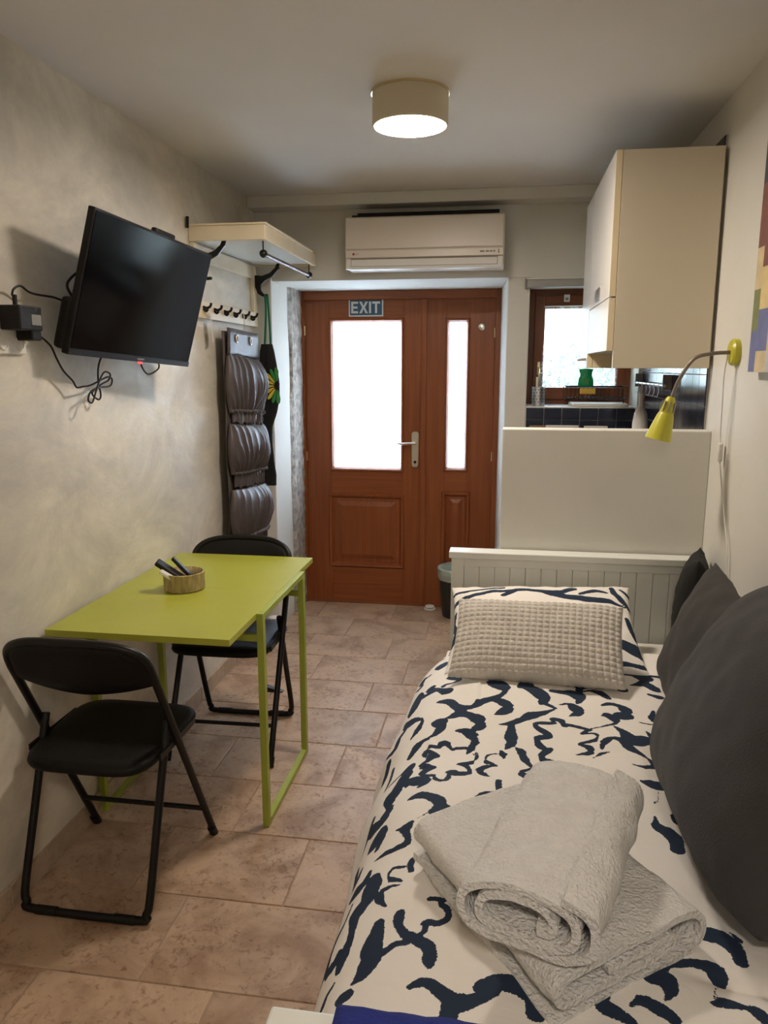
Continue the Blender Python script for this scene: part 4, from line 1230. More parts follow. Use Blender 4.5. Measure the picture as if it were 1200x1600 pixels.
# duvet: profile across the bed swept along it
PROF = [(.67, .575), (.58, .598), (.45, .612), (.3, .622), (.15, .628), (.02, .622), (-.06, .606), (-.13, .578), (-.185, .537), (-.225, .48), (-.25, .41), (-.268, .32), (-.278, .22)]
PR = np.array([(p.x, p.y) for p in catmull([(a, b, 0) for a, b in PROF], 20)])
SL = np.concatenate([[0], np.cumsum(np.hypot(*np.diff(PR, axis=0).T))])
STROKES = [[[726,2118,9.9],[714,2115,9.9],[702,2109,10.0],[692,2105,10.9],[684,2096,13.0],[677,2087,14.4],[672,2078,12.4],[670,2064,8.6],[670,2049,9.9],[668,2035,19.4],[661,2022,22.9],[653,2009,22.0],[646,1998,18.7],[643,1990,12.9],[641,1985,9.2],[640,1977,6.9]],[[640,1977,7.2],[642,1970,6.4],[645,1963,7.2],[648,1956,7.1],[654,1949,9.0],[661,1941,11.6],[669,1934,14.3],[676,1930,15.2],[685,1926,16.1],[692,1921,17.0],[697,1913,13.5],[702,1902,12.4],[708,1894,10.6],[718,1892,12.5],[730,1893,13.5],[742,1899,15.4],[752,1911,12.2],[762,1930,11.3],[771,1944,11.9],[781,1952,10.8],[791,1958,8.9],[801,1964,5.4]],[[669,1934,11.0],[660,1927,12.9],[652,1920,14.9],[644,1912,15.4],[639,1900,15.4],[634,1889,14.1],[633,1877,9.5],[635,1868,15.5],[639,1859,16.9],[644,1852,15.1],[649,1847,11.6],[655,1843,7.1],[661,1840,2.7]],[[742,1899,6.5],[741,1889,7.1],[741,1879,11.6],[743,1870,19.5],[751,1866,15.9],[762,1863,9.7],[774,1863,3.6]],[[743,1870,12.7],[734,1862,13.6],[724,1856,12.8],[716,1847,12.1],[707,1837,14.2],[700,1826,16.5],[695,1817,13.9],[693,1805,8.8],[694,1796,13.2],[697,1788,16.9],[701,1785,13.4],[707,1785,8.9],[712,1786,2.7]],[[655,2083,6.3],[643,2083,6.4],[632,2083,6.4],[622,2083,7.3],[611,2079,11.1],[600,2075,15.8],[593,2066,17.5],[588,2054,14.7],[586,2038,9.8],[587,2026,16.0],[592,2017,18.7],[599,2011,13.4],[606,2004,7.2]],[[747,1791,4.4],[741,1790,6.3],[734,1787,8.1],[728,1785,10.1],[721,1776,12.3],[714,1765,13.9],[708,1754,12.4],[706,1742,8.5],[706,1728,10.6],[707,1717,13.5],[711,1706,12.6],[716,1697,8.1],[721,1685,3.6]],[[722,1712,5.4],[731,1716,6.2],[740,1718,6.2],[748,1721,6.2],[752,1720,6.1],[754,1717,5.3],[756,1719,3.9],[760,1726,4.4],[765,1737,5.5],[769,1748,8.6],[775,1753,9.9],[780,1756,10.6],[785,1757,9.7],[787,1753,8.2],[787,1748,8.1],[790,1743,8.8],[797,1742,8.8],[807,1744,8.8],[815,1744,9.7],[820,1740,10.6],[824,1735,9.3],[823,1727,7.7],[813,1717,8.9],[799,1708,7.2],[791,1702,4.0],[793,1698,8.0],[800,1696,10.5],[807,1694,12.4],[812,1687,13.3],[817,1679,13.4],[820,1672,12.8],[821,1666,9.9],[820,1658,5.2],[817,1652,10.0],[809,1646,11.5],[799,1640,10.6],[793,1636,6.4],[795,1633,10.6],[802,1630,11.5],[807,1626,13.3],[810,1621,11.8],[812,1615,11.0],[813,1608,6.9],[811,1602,5.3],[808,1597,7.4],[804,1594,8.0],[798,1591,7.9],[792,1589,7.1],[786,1586,5.6],[783,1580,3.5],[782,1573,3.4],[779,1565,5.3],[775,1558,4.9],[769,1553,4.7],[764,1548,5.3],[760,1549,6.2],[755,1550,7.9],[752,1557,6.7],[752,1569,5.1],[752,1584,5.3],[752,1592,9.8],[747,1591,10.2],[741,1582,9.6],[735,1575,11.9],[727,1573,12.5],[720,1570,11.6],[714,1572,10.7],[712,1576,7.7],[711,1583,5.1],[712,1591,4.7],[714,1598,4.9],[717,1608,5.8],[721,1617,6.8],[726,1623,6.7],[732,1629,6.7],[734,1633,7.9],[728,1632,8.9],[719,1630,9.8],[711,1632,10.6],[706,1635,8.9],[701,1640,7.1],[698,1645,4.7],[697,1652,3.3],[697,1658,2.1],[698,1664,2.4],[700,1669,2.1],[705,1675,2.8],[709,1680,1.9]],[[658,1657,2.7],[664,1656,2.7],[670,1655,2.7],[675,1652,3.5],[678,1645,2.8],[680,1639,2.4],[680,1631,2.4],[679,1626,3.4],[678,1621,6.2],[675,1615,8.6],[670,1612,6.5],[663,1607,3.8],[657,1604,1.9]],[[657,1600,2.7],[665,1599,4.5],[673,1597,7.1],[679,1594,8.8],[684,1588,8.9],[688,1581,9.1],[690,1575,6.5],[689,1569,6.3],[687,1561,6.7],[683,1556,7.7],[679,1550,5.6],[674,1547,3.7],[668,1544,1.2]],[[651,1793,2.7],[642,1794,5.4],[634,1794,8.1],[625,1798,10.8],[616,1804,10.7],[608,1812,10.7],[600,1819,9.8],[594,1829,10.6],[588,1838,10.7],[583,1847,10.7]],[[625,1798,7.5],[626,1788,8.0],[626,1779,8.5],[627,1769,9.3],[627,1758,10.7],[628,1748,11.8],[628,1736,13.5],[627,1725,14.4],[626,1713,11.0],[626,1703,10.9],[629,1694,10.9],[634,1685,7.2],[639,1676,2.6]],[[618,1682,2.0],[614,1676,4.9],[609,1671,7.0],[606,1664,7.9],[605,1658,5.5],[605,1651,5.9],[604,1643,8.1],[600,1634,7.8],[596,1622,5.5],[592,1610,3.3]],[[649,1672,2.2],[648,1666,4.7],[646,1660,7.2],[644,1654,8.6],[644,1648,5.7],[643,1644,4.3],[643,1638,3.2]],[[652,1527,6.4],[653,1517,6.3],[653,1508,6.3],[652,1498,6.5],[651,1490,6.7],[649,1482,8.4],[646,1476,9.8],[640,1472,8.4],[633,1471,5.6],[625,1468,2.8]],[[646,1468,8.2],[656,1468,9.0],[666,1466,8.9],[674,1465,8.8],[680,1459,8.9],[683,1453,9.2],[686,1446,10.2],[688,1441,7.9],[689,1435,6.3],[690,1430,5.9]],[[808,1860,3.5],[801,1856,10.7],[793,1852,17.9],[788,1847,20.0],[785,1837,8.7],[785,1829,13.5],[786,1819,15.2],[791,1811,13.2],[799,1803,9.7],[807,1799,6.2],[815,1795,6.2],[824,1795,6.2],[832,1793,7.0],[838,1789,9.6],[843,1786,11.5],[848,1780,13.3],[854,1770,11.6],[861,1760,9.9],[868,1748,8.1]],[[822,1490,4.4],[817,1494,8.1],[812,1495,13.2],[805,1497,15.9],[796,1491,14.3],[786,1483,12.8],[776,1473,11.4],[768,1462,13.1],[761,1452,13.0],[756,1439,12.8],[754,1429,11.7],[753,1419,14.5],[754,1410,21.0],[757,1407,16.8],[763,1408,9.7],[768,1409,3.5]],[[771,1408,2.7],[778,1402,1.8],[784,1397,1.8],[791,1393,1.8]],[[843,1570,4.6],[841,1578,8.2],[840,1589,11.8],[837,1592,15.8],[830,1589,16.8],[821,1581,17.9],[814,1575,19.7],[807,1570,17.1],[801,1564,13.8],[798,1560,8.1],[800,1554,9.9],[805,1550,8.8],[810,1545,6.1]],[[797,2139,5.3],[790,2139,8.0],[783,2137,11.6],[776,2138,15.1]],[[794,2146,12.7],[783,2132,13.6],[772,2118,12.9],[765,2105,6.8],[765,2095,10.2],[768,2086,9.8],[773,2079,7.1],[781,2077,8.9],[791,2079,9.8],[798,2079,12.5],[801,2074,9.2],[800,2066,6.1],[799,2058,5.9]],[[844,2117,9.1],[845,2109,14.4],[846,2100,15.0],[843,2089,11.6],[833,2072,15.2],[820,2057,12.5],[808,2043,9.0],[799,2031,10.9],[790,2019,14.5],[783,2010,16.4],[778,2005,13.6],[775,2001,10.0],[773,1998,6.3]],[[815,2041,5.3],[826,2043,7.2],[838,2046,10.7],[848,2050,14.3],[856,2054,15.7],[861,2057,16.7],[868,2061,17.7]],[[886,2119,9.7],[884,2097,18.4],[883,2076,22.9],[883,2057,22.9],[882,2039,22.9],[882,2024,22.9],[884,2011,22.9],[886,2000,17.0],[889,1991,10.8],[893,1984,4.6]],[[840,2321,5.2],[857,2334,6.5],[878,2358,7.9],[907,2397,9.4],[930,2420,9.1],[956,2447,8.7],[1012,2545,8.6]],[[835,2255,22.2],[841,2258,16.9],[846,2261,11.6],[852,2266,6.4]],[[868,2232,5.0],[875,2233,5.0],[883,2235,5.1],[891,2239,5.1]],[[903,2238,19.0],[899,2220,10.4],[895,2202,3.7],[897,2193,11.1],[903,2192,10.3],[916,2203,4.5],[938,2229,2.7]],[[940,2120,2.1],[946,2096,2.2],[952,2073,2.3],[955,2045,2.4],[950,2003,2.0],[941,1957,1.6],[935,1917,1.3]],[[904,1960,6.8],[896,1947,12.4],[888,1935,19.2],[881,1926,22.9],[871,1919,20.5],[861,1915,15.2],[853,1911,10.6],[845,1905,8.0],[838,1900,5.4],[835,1893,3.8],[836,1880,6.3],[841,1867,8.1],[846,1855,10.6],[851,1843,8.0],[858,1835,5.3],[865,1825,2.7]],[[885,1909,6.7],[892,1898,8.1],[901,1890,9.6],[909,1884,11.1],[913,1874,12.0],[915,1860,12.8],[920,1850,13.7],[932,1847,10.6],[951,1853,7.5],[983,1880,4.5]],[[855,1702,8.3],[857,1696,12.6],[859,1687,15.6],[861,1678,17.7],[860,1666,15.0],[858,1652,15.0],[857,1640,17.9],[859,1625,18.4],[861,1612,17.5],[864,1601,16.6],[866,1590,16.7],[868,1582,17.5],[870,1573,18.2],[873,1570,21.6],[876,1567,22.9],[878,1560,22.9],[880,1552,19.8],[879,1538,15.1],[879,1525,10.3]],[[875,1675,4.4],[880,1667,5.3],[885,1659,5.4],[891,1652,6.3],[896,1648,6.3],[901,1645,5.5],[906,1642,5.0]],[[952,1818,13.6],[956,1806,14.5],[961,1795,15.3],[965,1786,16.2],[969,1777,21.5],[972,1770,22.9],[973,1761,22.9],[974,1755,22.9],[975,1748,19.5],[975,1742,13.3]],[[921,1751,6.3],[922,1716,6.2],[923,1683,6.1],[924,1648,6.0]],[[876,1507,13.9],[879,1498,17.6],[882,1489,22.1],[885,1482,22.9],[889,1477,21.9],[894,1474,16.4],[898,1469,10.2]],[[803,1384,6.2],[808,1381,7.2],[813,1377,9.1],[816,1373,9.7],[815,1365,5.9],[812,1355,5.1],[809,1347,5.1]],[[833,1379,1.7],[827,1376,3.6],[821,1375,6.2],[816,1373,8.8]],[[829,2391,11.6],[826,2375,12.6],[822,2359,12.2],[818,2345,13.2]],[[625,2081,4.6],[616,2078,10.0],[607,2078,13.9],[600,2073,18.1],[596,2063,18.5],[593,2050,14.9],[592,2039,12.5],[595,2026,15.5],[600,2015,11.6],[605,2004,4.5]],[[593,2014,16.0],[583,2006,18.0],[573,1995,20.1],[564,1984,21.7],[557,1971,22.6],[551,1956,21.3],[548,1942,15.3],[549,1931,13.1],[554,1920,10.2],[558,1911,5.5]],[[554,1924,11.5],[543,1914,8.7],[532,1905,7.7],[522,1894,5.8]],[[526,1885,4.4],[533,1878,5.4],[540,1871,7.2],[548,1863,9.9],[559,1853,13.4],[572,1845,16.1],[583,1835,17.9],[591,1825,14.2],[600,1815,10.7],[607,1806,8.0],[614,1802,9.0],[619,1799,9.9],[625,1798,9.9]],[[525,1995,8.3],[513,1995,9.2],[501,1996,11.1],[490,1996,12.0],[479,1998,16.7],[468,1997,20.6],[460,1994,22.9],[456,1985,22.3],[453,1973,17.9],[452,1961,12.4],[454,1952,10.5],[458,1941,8.5],[462,1932,4.7]],[[466,2064,6.7],[457,2057,12.4],[449,2052,16.2],[440,2051,21.4],[432,2054,16.4],[424,2059,10.9],[416,2067,7.2]],[[440,2055,12.5],[446,2036,10.7],[451,2014,9.5],[457,1995,7.7]],[[452,2006,1.9],[441,2012,2.8],[431,2019,4.6],[421,2023,5.6],[412,2022,9.4],[404,2017,11.6],[396,2012,13.9],[390,2003,12.2],[384,1991,11.2],[378,1982,9.3]],[[510,1919,2.7],[501,1922,4.5],[492,1928,5.5],[484,1927,7.6],[478,1922,11.3],[473,1910,15.0],[469,1898,18.6],[466,1886,17.2],[463,1876,12.9],[465,1866,13.2],[471,1857,13.5],[481,1849,7.3],[491,1841,1.8]],[[449,1771,6.7],[456,1774,6.7],[464,1777,6.7],[472,1780,7.6],[482,1783,7.6],[491,1786,7.6],[498,1787,8.3],[503,1784,7.2],[505,1781,8.1],[507,1781,7.4],[509,1789,6.6],[511,1799,8.3],[514,1809,11.2],[520,1814,10.6],[528,1819,10.3],[533,1818,8.1],[533,1810,5.8],[531,1800,5.1],[531,1792,7.2],[537,1791,8.3],[546,1791,9.2],[555,1792,9.2],[563,1793,9.2],[571,1792,8.2],[575,1791,6.3],[576,1783,4.9],[574,1775,6.8],[570,1765,8.3],[563,1756,9.8],[554,1747,9.9],[548,1738,10.1],[544,1732,7.8],[543,1728,4.1],[545,1726,8.1],[553,1724,9.2],[563,1725,11.0],[571,1722,10.8],[573,1715,5.6],[573,1705,7.9],[571,1695,9.7],[567,1685,9.8],[562,1678,9.2],[558,1672,7.9],[552,1669,8.5],[547,1670,8.5],[545,1668,6.5],[550,1663,9.8],[559,1656,10.7],[565,1648,10.1],[567,1642,5.7],[566,1634,7.8],[563,1626,9.1],[556,1623,7.6],[548,1620,5.6],[539,1617,2.8]],[[449,1771,7.2],[457,1762,5.4],[466,1752,4.5],[469,1746,4.2],[463,1747,4.6],[452,1750,3.8],[443,1752,4.7],[437,1750,5.8],[434,1747,5.3],[432,1741,3.8],[434,1732,3.1],[437,1724,4.7],[443,1714,7.2],[456,1706,6.4],[471,1700,4.6],[480,1695,2.7],[477,1691,5.9],[467,1686,7.9],[459,1681,10.2],[456,1673,9.1],[455,1665,5.6],[457,1659,8.1],[465,1653,7.3],[477,1650,4.6],[489,1644,2.7]],[[446,1776,1.8],[434,1786,2.7],[422,1794,2.7],[410,1804,3.6],[397,1814,4.5],[385,1822,5.4],[377,1831,5.4],[375,1840,6.2],[377,1846,11.9],[380,1854,14.9],[384,1859,13.8],[387,1867,15.1],[392,1870,14.4],[397,1870,10.2],[404,1865,5.5],[410,1862,1.8]],[[400,1929,4.5],[393,1936,6.3],[387,1941,8.2],[379,1947,9.3],[369,1948,9.5],[359,1945,9.7],[351,1942,9.9],[346,1935,14.6],[342,1925,18.0],[341,1915,17.3],[342,1903,12.4],[345,1890,14.2],[349,1881,22.9],[356,1878,22.9],[365,1878,13.3],[374,1879,2.9]],[[387,2061,3.7],[373,2061,4.7],[360,2063,5.6],[349,2062,5.8],[342,2059,9.8],[337,2054,13.9],[332,2048,17.0]],[[301,2185,11.4],[290,2184,13.3],[279,2183,14.5],[270,2179,17.6],[262,2172,22.9],[255,2162,22.9],[252,2150,22.9],[255,2135,12.1],[262,2118,16.1],[271,2104,16.3],[281,2097,13.0],[293,2091,7.5],[304,2087,2.8]],[[259,2108,18.3],[253,2099,18.3],[246,2089,17.5],[241,2082,17.4],[238,2076,14.3],[235,2072,11.2],[232,2071,9.1]],[[232,2176,7.8],[223,2173,7.9],[215,2170,8.9],[207,2165,9.8]],[[262,2038,5.9],[253,2035,7.9],[245,2032,10.8],[236,2029,12.8]],[[267,1942,4.6],[271,1927,6.4],[274,1914,8.4],[277,1901,11.7],[279,1891,11.5],[279,1881,9.4],[280,1870,6.0]],[[320,1850,2.0],[315,1849,3.0],[310,1845,3.9],[304,1844,3.9],[298,1843,4.7],[291,1844,3.8],[284,1845,2.9]],[[383,1808,4.1],[378,1798,6.4],[373,1789,9.6],[368,1779,11.3],[363,1763,16.1],[358,1746,21.2],[352,1734,22.9],[343,1735,22.9],[333,1743,21.1],[324,1748,19.1],[318,1745,16.4],[314,1739,12.0],[311,1732,8.8],[309,1726,6.8],[307,1720,4.6],[305,1714,2.5]],[[313,1793,2.3],[309,1784,5.4],[305,1776,8.6],[301,1768,10.8],[298,1765,8.4],[296,1763,6.1],[293,1761,3.1]],[[455,1637,1.8],[448,1644,1.9],[441,1651,3.6],[434,1658,5.4],[428,1661,4.6],[421,1666,2.8],[414,1669,1.9]],[[430,1681,4.7],[428,1690,5.1],[425,1701,6.2],[422,1709,9.2],[415,1719,9.8],[407,1730,8.1],[399,1735,7.3],[392,1736,8.7],[384,1733,10.9],[378,1728,12.4],[375,1720,11.5],[372,1712,12.6],[369,1703,14.1],[364,1695,13.4],[357,1688,11.3],[351,1683,9.2],[344,1675,7.3],[338,1668,5.3],[333,1661,3.4],[329,1655,4.6],[327,1647,5.8],[325,1639,6.9]],[[371,1620,1.9],[363,1617,3.0],[355,1616,4.9],[347,1615,7.5],[338,1619,7.5],[329,1624,8.3],[321,1627,9.3]],[[365,1551,3.8],[358,1548,7.0],[351,1547,11.8],[344,1545,15.9],[339,1542,16.9],[334,1541,17.7],[328,1542,18.0],[323,1545,14.7],[317,1549,13.8],[312,1550,13.0],[309,1547,10.2],[307,1541,8.2],[305,1533,6.0]],[[335,1518,1.3],[338,1505,1.3],[340,1495,1.2],[343,1484,1.5],[346,1479,1.8],[349,1477,2.7],[352,1472,1.8]],[[615,1676,2.9],[612,1671,6.0],[608,1665,8.3],[606,1657,9.4],[604,1650,6.3],[604,1641,6.6],[602,1631,8.2],[597,1620,6.6],[591,1607,4.6],[589,1597,2.1],[596,1589,4.5],[606,1583,6.2],[611,1576,4.0],[608,1568,9.1],[600,1560,11.7],[593,1555,15.0],[588,1554,15.4],[584,1556,14.3],[580,1561,14.2],[576,1566,9.0],[572,1573,5.5],[568,1580,1.9]],[[620,1502,2.6],[616,1505,3.6],[611,1508,5.4],[607,1511,7.2],[603,1512,5.5],[599,1512,4.5],[594,1511,2.7]],[[615,1491,4.5],[615,1484,3.6],[616,1476,2.8],[617,1470,2.0]],[[872,1416,13.8],[874,1409,18.5],[876,1402,22.9],[880,1397,22.9],[886,1389,22.0],[894,1383,13.8],[903,1379,5.5]],[[866,1384,10.4],[868,1372,8.7],[870,1363,7.7],[872,1352,6.7]],[[932,1535,8.4],[936,1527,8.4],[939,1520,8.4],[945,1509,8.3],[953,1488,7.1],[965,1467,5.9],[982,1452,4.7]],[[885,1464,22.9],[897,1467,22.9],[912,1477,22.9],[932,1493,20.6]],[[805,1381,6.5],[808,1377,10.0],[810,1372,12.2],[811,1367,12.0],[810,1359,7.4],[807,1350,6.2],[805,1342,6.1],[804,1334,6.4],[804,1328,8.0],[806,1322,9.0],[812,1318,8.9],[822,1317,8.8],[830,1315,8.0],[837,1315,8.0],[844,1316,8.0],[850,1314,7.2],[856,1313,5.4],[862,1311,3.7],[867,1310,1.8]],[[802,1248,3.5],[809,1251,4.3],[816,1255,3.6],[822,1256,4.5],[826,1253,3.8],[829,1246,3.1],[829,1239,2.3],[828,1234,2.8],[825,1228,3.6],[821,1221,6.8],[815,1216,5.5],[808,1212,4.5],[801,1205,2.7]],[[801,1197,1.7],[807,1198,2.6],[815,1200,3.5],[821,1200,5.2],[827,1199,6.1],[832,1198,6.3],[835,1195,6.7],[837,1190,8.3],[837,1182,9.2],[835,1174,7.9],[832,1169,5.2],[828,1162,4.2],[824,1156,2.8]],[[788,1266,5.3],[789,1260,6.1],[790,1253,6.4],[790,1247,6.2],[790,1241,5.5],[788,1235,5.4],[787,1229,5.5]],[[874,1284,4.9],[876,1277,6.7],[878,1270,8.5],[881,1263,9.6],[886,1258,12.0],[893,1254,13.9],[899,1252,16.8],[905,1249,15.0],[911,1247,12.3],[918,1247,8.4]],[[861,1252,14.6],[860,1242,16.8],[860,1234,19.0],[859,1224,21.2],[859,1213,18.9],[859,1203,17.9],[861,1194,16.2],[866,1187,16.2],[873,1181,17.8],[878,1174,18.1],[880,1169,15.7],[881,1164,13.8],[882,1158,11.9],[882,1150,10.0],[882,1139,8.9],[883,1131,7.1],[884,1125,7.9],[884,1118,8.0],[886,1112,8.9],[889,1105,10.7],[892,1098,12.0],[895,1089,14.1],[897,1080,12.2],[899,1071,10.3],[901,1063,8.3]],[[966,1394,11.4],[959,1371,11.2],[952,1348,11.1],[947,1329,11.0]],[[922,1331,16.3],[924,1324,18.1],[926,1318,19.8],[927,1311,21.6]],[[902,1219,3.0],[905,1204,3.2],[908,1190,4.1],[912,1179,4.9],[918,1171,7.5],[926,1167,10.1],[934,1163,12.6],[939,1156,12.6],[944,1147,12.6],[948,1139,12.5],[951,1131,14.2],[953,1122,15.8],[955,1113,17.4],[960,1106,14.9],[968,1102,12.4],[976,1098,10.0]],[[907,1102,9.3],[910,1097,10.9],[913,1093,11.0],[917,1089,11.1],[923,1088,12.1],[931,1090,12.2],[939,1090,12.2]],[[751,1149,5.4],[742,1147,5.4],[733,1143,4.6],[728,1142,4.9],[729,1140,5.3],[733,1137,4.6],[735,1134,3.2],[731,1129,5.3],[726,1124,5.5],[722,1117,5.2],[720,1111,4.9],[720,1105,5.4],[721,1098,6.5],[723,1094,7.4],[727,1091,7.2],[732,1090,7.1],[738,1090,7.2],[746,1095,6.4],[752,1098,6.3],[756,1097,5.3],[759,1096,3.6],[761,1095,1.8]],[[754,1093,5.1],[754,1087,4.8],[754,1081,4.7],[755,1076,4.7]],[[798,1130,9.2],[799,1122,9.4],[799,1115,9.0],[798,1107,7.6],[795,1098,7.2],[790,1089,7.3],[785,1080,8.3],[778,1073,9.9],[770,1067,9.8],[763,1060,9.9],[756,1053,10.4],[749,1047,10.6],[745,1040,10.2],[743,1032,10.3],[743,1023,10.7],[743,1015,10.5],[742,1011,8.6],[742,1007,6.9],[742,1003,5.1]],[[778,1061,5.2],[784,1061,5.3],[791,1064,6.2],[798,1064,7.1],[805,1061,7.2],[811,1057,7.3],[817,1053,7.3]],[[763,1064,4.8],[761,1069,4.1],[758,1074,4.8],[755,1079,4.8]],[[832,1122,9.5],[833,1115,10.6],[833,1109,12.3],[834,1100,13.5],[836,1092,16.3],[838,1081,18.0],[839,1070,19.9],[839,1062,18.2],[838,1054,18.1],[838,1046,20.1],[841,1039,18.9],[844,1032,16.6],[848,1025,14.4],[854,1021,10.4],[860,1016,6.5],[867,1014,1.9]],[[767,971,5.3],[762,974,6.3],[756,975,7.9],[751,977,8.0],[745,974,8.4],[739,971,9.0],[732,964,8.9],[726,957,9.7],[720,950,10.3],[714,943,11.4],[709,936,12.5],[704,931,14.8],[698,928,16.7],[691,928,14.3],[684,929,12.5],[676,933,10.7],[670,936,11.7],[664,942,12.1],[659,947,13.8],[655,952,12.6],[652,958,12.0],[649,963,11.9]],[[711,928,11.0],[710,922,11.6],[710,914,12.1],[710,907,12.6]],[[869,995,11.1],[873,996,11.2],[877,995,11.3],[881,994,12.1]],[[906,1043,3.0],[912,1039,4.0],[919,1036,5.0],[926,1034,5.3],[930,1029,6.9],[932,1024,8.2],[935,1019,9.4]],[[665,952,16.1],[659,955,15.2],[653,960,15.1],[647,961,14.5],[639,961,15.0],[631,958,15.4],[623,955,14.9],[617,951,14.7],[611,946,15.0],[606,940,13.6],[605,932,12.3],[604,922,12.3],[604,914,12.9]],[[402,1067,3.0],[406,1058,5.2],[409,1050,7.4],[414,1041,10.6],[424,1031,11.8],[436,1021,11.1],[443,1014,10.9],[439,1008,16.1],[429,1008,16.8],[421,1005,17.0],[419,999,14.5],[418,991,12.3],[419,984,10.2],[421,978,6.7],[425,971,4.3],[429,966,2.1]],[[440,1027,9.0],[447,1022,8.0],[453,1018,5.5],[459,1014,4.5]],[[417,1028,1.8],[406,1036,2.8],[396,1041,4.5],[386,1047,6.5],[376,1050,6.9],[367,1050,8.1],[359,1049,8.4],[351,1048,11.0],[345,1044,13.2],[341,1039,15.5],[341,1033,12.4],[341,1029,11.0],[342,1022,9.9]],[[348,1011,1.4],[352,1004,1.5],[356,996,1.2],[359,989,1.2]],[[343,1115,15.3],[333,1114,16.4],[324,1114,16.9],[316,1111,18.1],[309,1105,17.2],[304,1098,15.9],[301,1090,14.6],[300,1082,12.1],[300,1074,11.4],[300,1067,11.1]],[[509,958,5.3],[512,952,6.6],[515,945,8.2],[515,941,12.4],[510,938,13.0],[504,935,11.8],[497,932,11.2],[491,928,9.6],[486,925,8.5],[480,920,7.3]],[[479,947,2.7],[474,952,3.7],[468,956,6.3],[462,959,9.6],[455,958,10.6],[448,955,11.2],[441,950,12.5],[435,947,11.0],[428,942,10.9],[422,936,9.1]],[[364,976,3.7],[359,977,5.6],[353,979,7.6],[347,981,9.9],[338,982,8.2],[328,981,6.3],[319,980,4.3],[313,979,5.7],[309,978,8.3],[305,976,10.2],[301,973,10.6],[297,967,9.9],[293,963,10.7]],[[359,1424,2.3],[360,1413,4.3],[362,1401,7.3],[361,1393,11.4],[357,1387,13.9],[351,1382,14.8],[345,1379,15.5],[341,1371,15.5],[337,1363,16.3],[335,1355,15.1],[335,1345,13.5],[336,1336,13.2],[337,1326,13.8]],[[323,1437,5.5],[322,1431,6.9],[320,1427,8.9],[319,1419,10.0],[316,1412,8.6],[312,1404,6.3],[309,1396,4.8],[305,1391,3.4],[300,1389,2.2],[296,1386,1.2]],[[315,1439,8.8],[309,1439,7.9],[304,1440,7.0],[299,1439,6.9]],[[308,1479,3.5],[305,1473,3.9],[303,1465,5.1],[300,1457,6.3]],[[298,1126,2.4],[295,1122,3.5],[292,1116,3.8],[289,1113,4.9]]]

def stroke_field(S, Y, strokes):
    """signed distance (mm) to the nearest brush stroke; S, Y in mm"""
    D = np.full(S.shape, 60.0)
    for st in strokes:
        for (s0, y0, w0), (s1, y1, w1) in zip(st[:-1], st[1:]):
            pad = max(w0, w1) + 25
            ok = (S > min(s0, s1) - pad) & (S < max(s0, s1) + pad) & (Y > min(y0, y1) - pad) & (Y < max(y0, y1) + pad)
            if not ok.any():
                continue
            a, b = S[ok], Y[ok]
            dx, dy = s1 - s0, y1 - y0
            L2 = dx * dx + dy * dy + 1e-6
            t = np.clip(((a - s0) * dx + (b - y0) * dy) / L2, 0, 1)
            d = np.hypot(a - s0 - t * dx, b - y0 - t * dy) - (w0 + (w1 - w0) * t)
            D[ok] = np.minimum(D[ok], d)
    return D

# more of the same print outside the traced part
rs = random.Random(3)
for (cs, cy) in ((520, 780), (820, 800), (300, 700), (110, 1500), (90, 1850), (1080, 1300), (1120, 1700), (1100, 2050), (90, 2200), (1120, 950), (60, 1150)):
    a0 = rs.random() * 6
    pts = []
    for k in range(30):
        a = a0 + k / 30 * 5.2
        r = 62 + 20 * abs(math.sin(a * 3)) + rs.uniform(-3, 3)
        pts.append((cs + r * math.cos(a), cy + r * math.sin(a), 4 + 6 * abs(math.sin(a * 1.5 + a0))))
    STROKES.append(pts)

def lshift(y):
    return -float(np.interp(y, [.7, 1.0, 1.3, 1.6, 1.9, 2.2, 2.4], [.032, .0375, .043, .043, .047, .0225, -.004]))
ns, ny = 330, 470
Y0d, Y1d = 0.675, 2.40
verts, Sg, Yg = [], [], []
s_arr = np.linspace(0, SL[-1], ns)
xs_ = np.interp(s_arr, SL, PR[:, 0])
zs_ = np.interp(s_arr, SL, PR[:, 1])
tx = np.gradient(xs_, s_arr)
tz = np.gradient(zs_, s_arr)
for i in range(ny):
    y = Y0d + (Y1d - Y0d) * i / (ny - 1)
    end = min(1, (Y1d - y) / 0.05, (y - Y0d) / 0.05)
    endf = math.sqrt(max(0, 1 - (1 - end) ** 2))
    for j in range(ns):
        s = s_arr[j]
        x, z = xs_[j], zs_[j]
        wgt = min(1, max(0, (.1 - x) / .3))
        nxx, nzz = tz[j], -tx[j]
        puff = 0.012 * nz(s * 4, y * 3.2, 1) + 0.006 * nz(s * 9 + y * 3, y * 8, 4) + 0.016 * nz(s * 2.2, y * 5.5, 7) * (1 if s > .7 else .4)
        crease = -0.012 * math.exp(-((y - 1.02 - 0.10 * (s - 0.3)) / 0.016) ** 2) * min(1, max(0, (0.42 - s) / 0.1))
        d = puff + crease
        zz_ = z + nzz * d - (1 - endf) * 0.035 * (1 if s < .85 else .3)
        xx_ = x + wgt * lshift(y) + nxx * d
        # keep above the mattress
        if xx_ > -0.16:
            zz_ = max(zz_, 0.571)
        elif zz_ > 0.05:
            xx_ = min(xx_, -0.168) if zz_ < 0.54 else xx_
        verts.append((xx_, y, zz_))
        Sg.append(s * 1000)
        Yg.append(y * 1000)
m = MB()
m.v = verts
m.f = [(i * ns + j, i * ns + j + 1, (i + 1) * ns + j + 1, (i + 1) * ns + j) for i in range(ny - 1) for j in range(ns - 1)]
m.mi = [0] * len(m.f)
dv = m.build('duvet', 'duvet', None, smooth=True, solid=0.006)
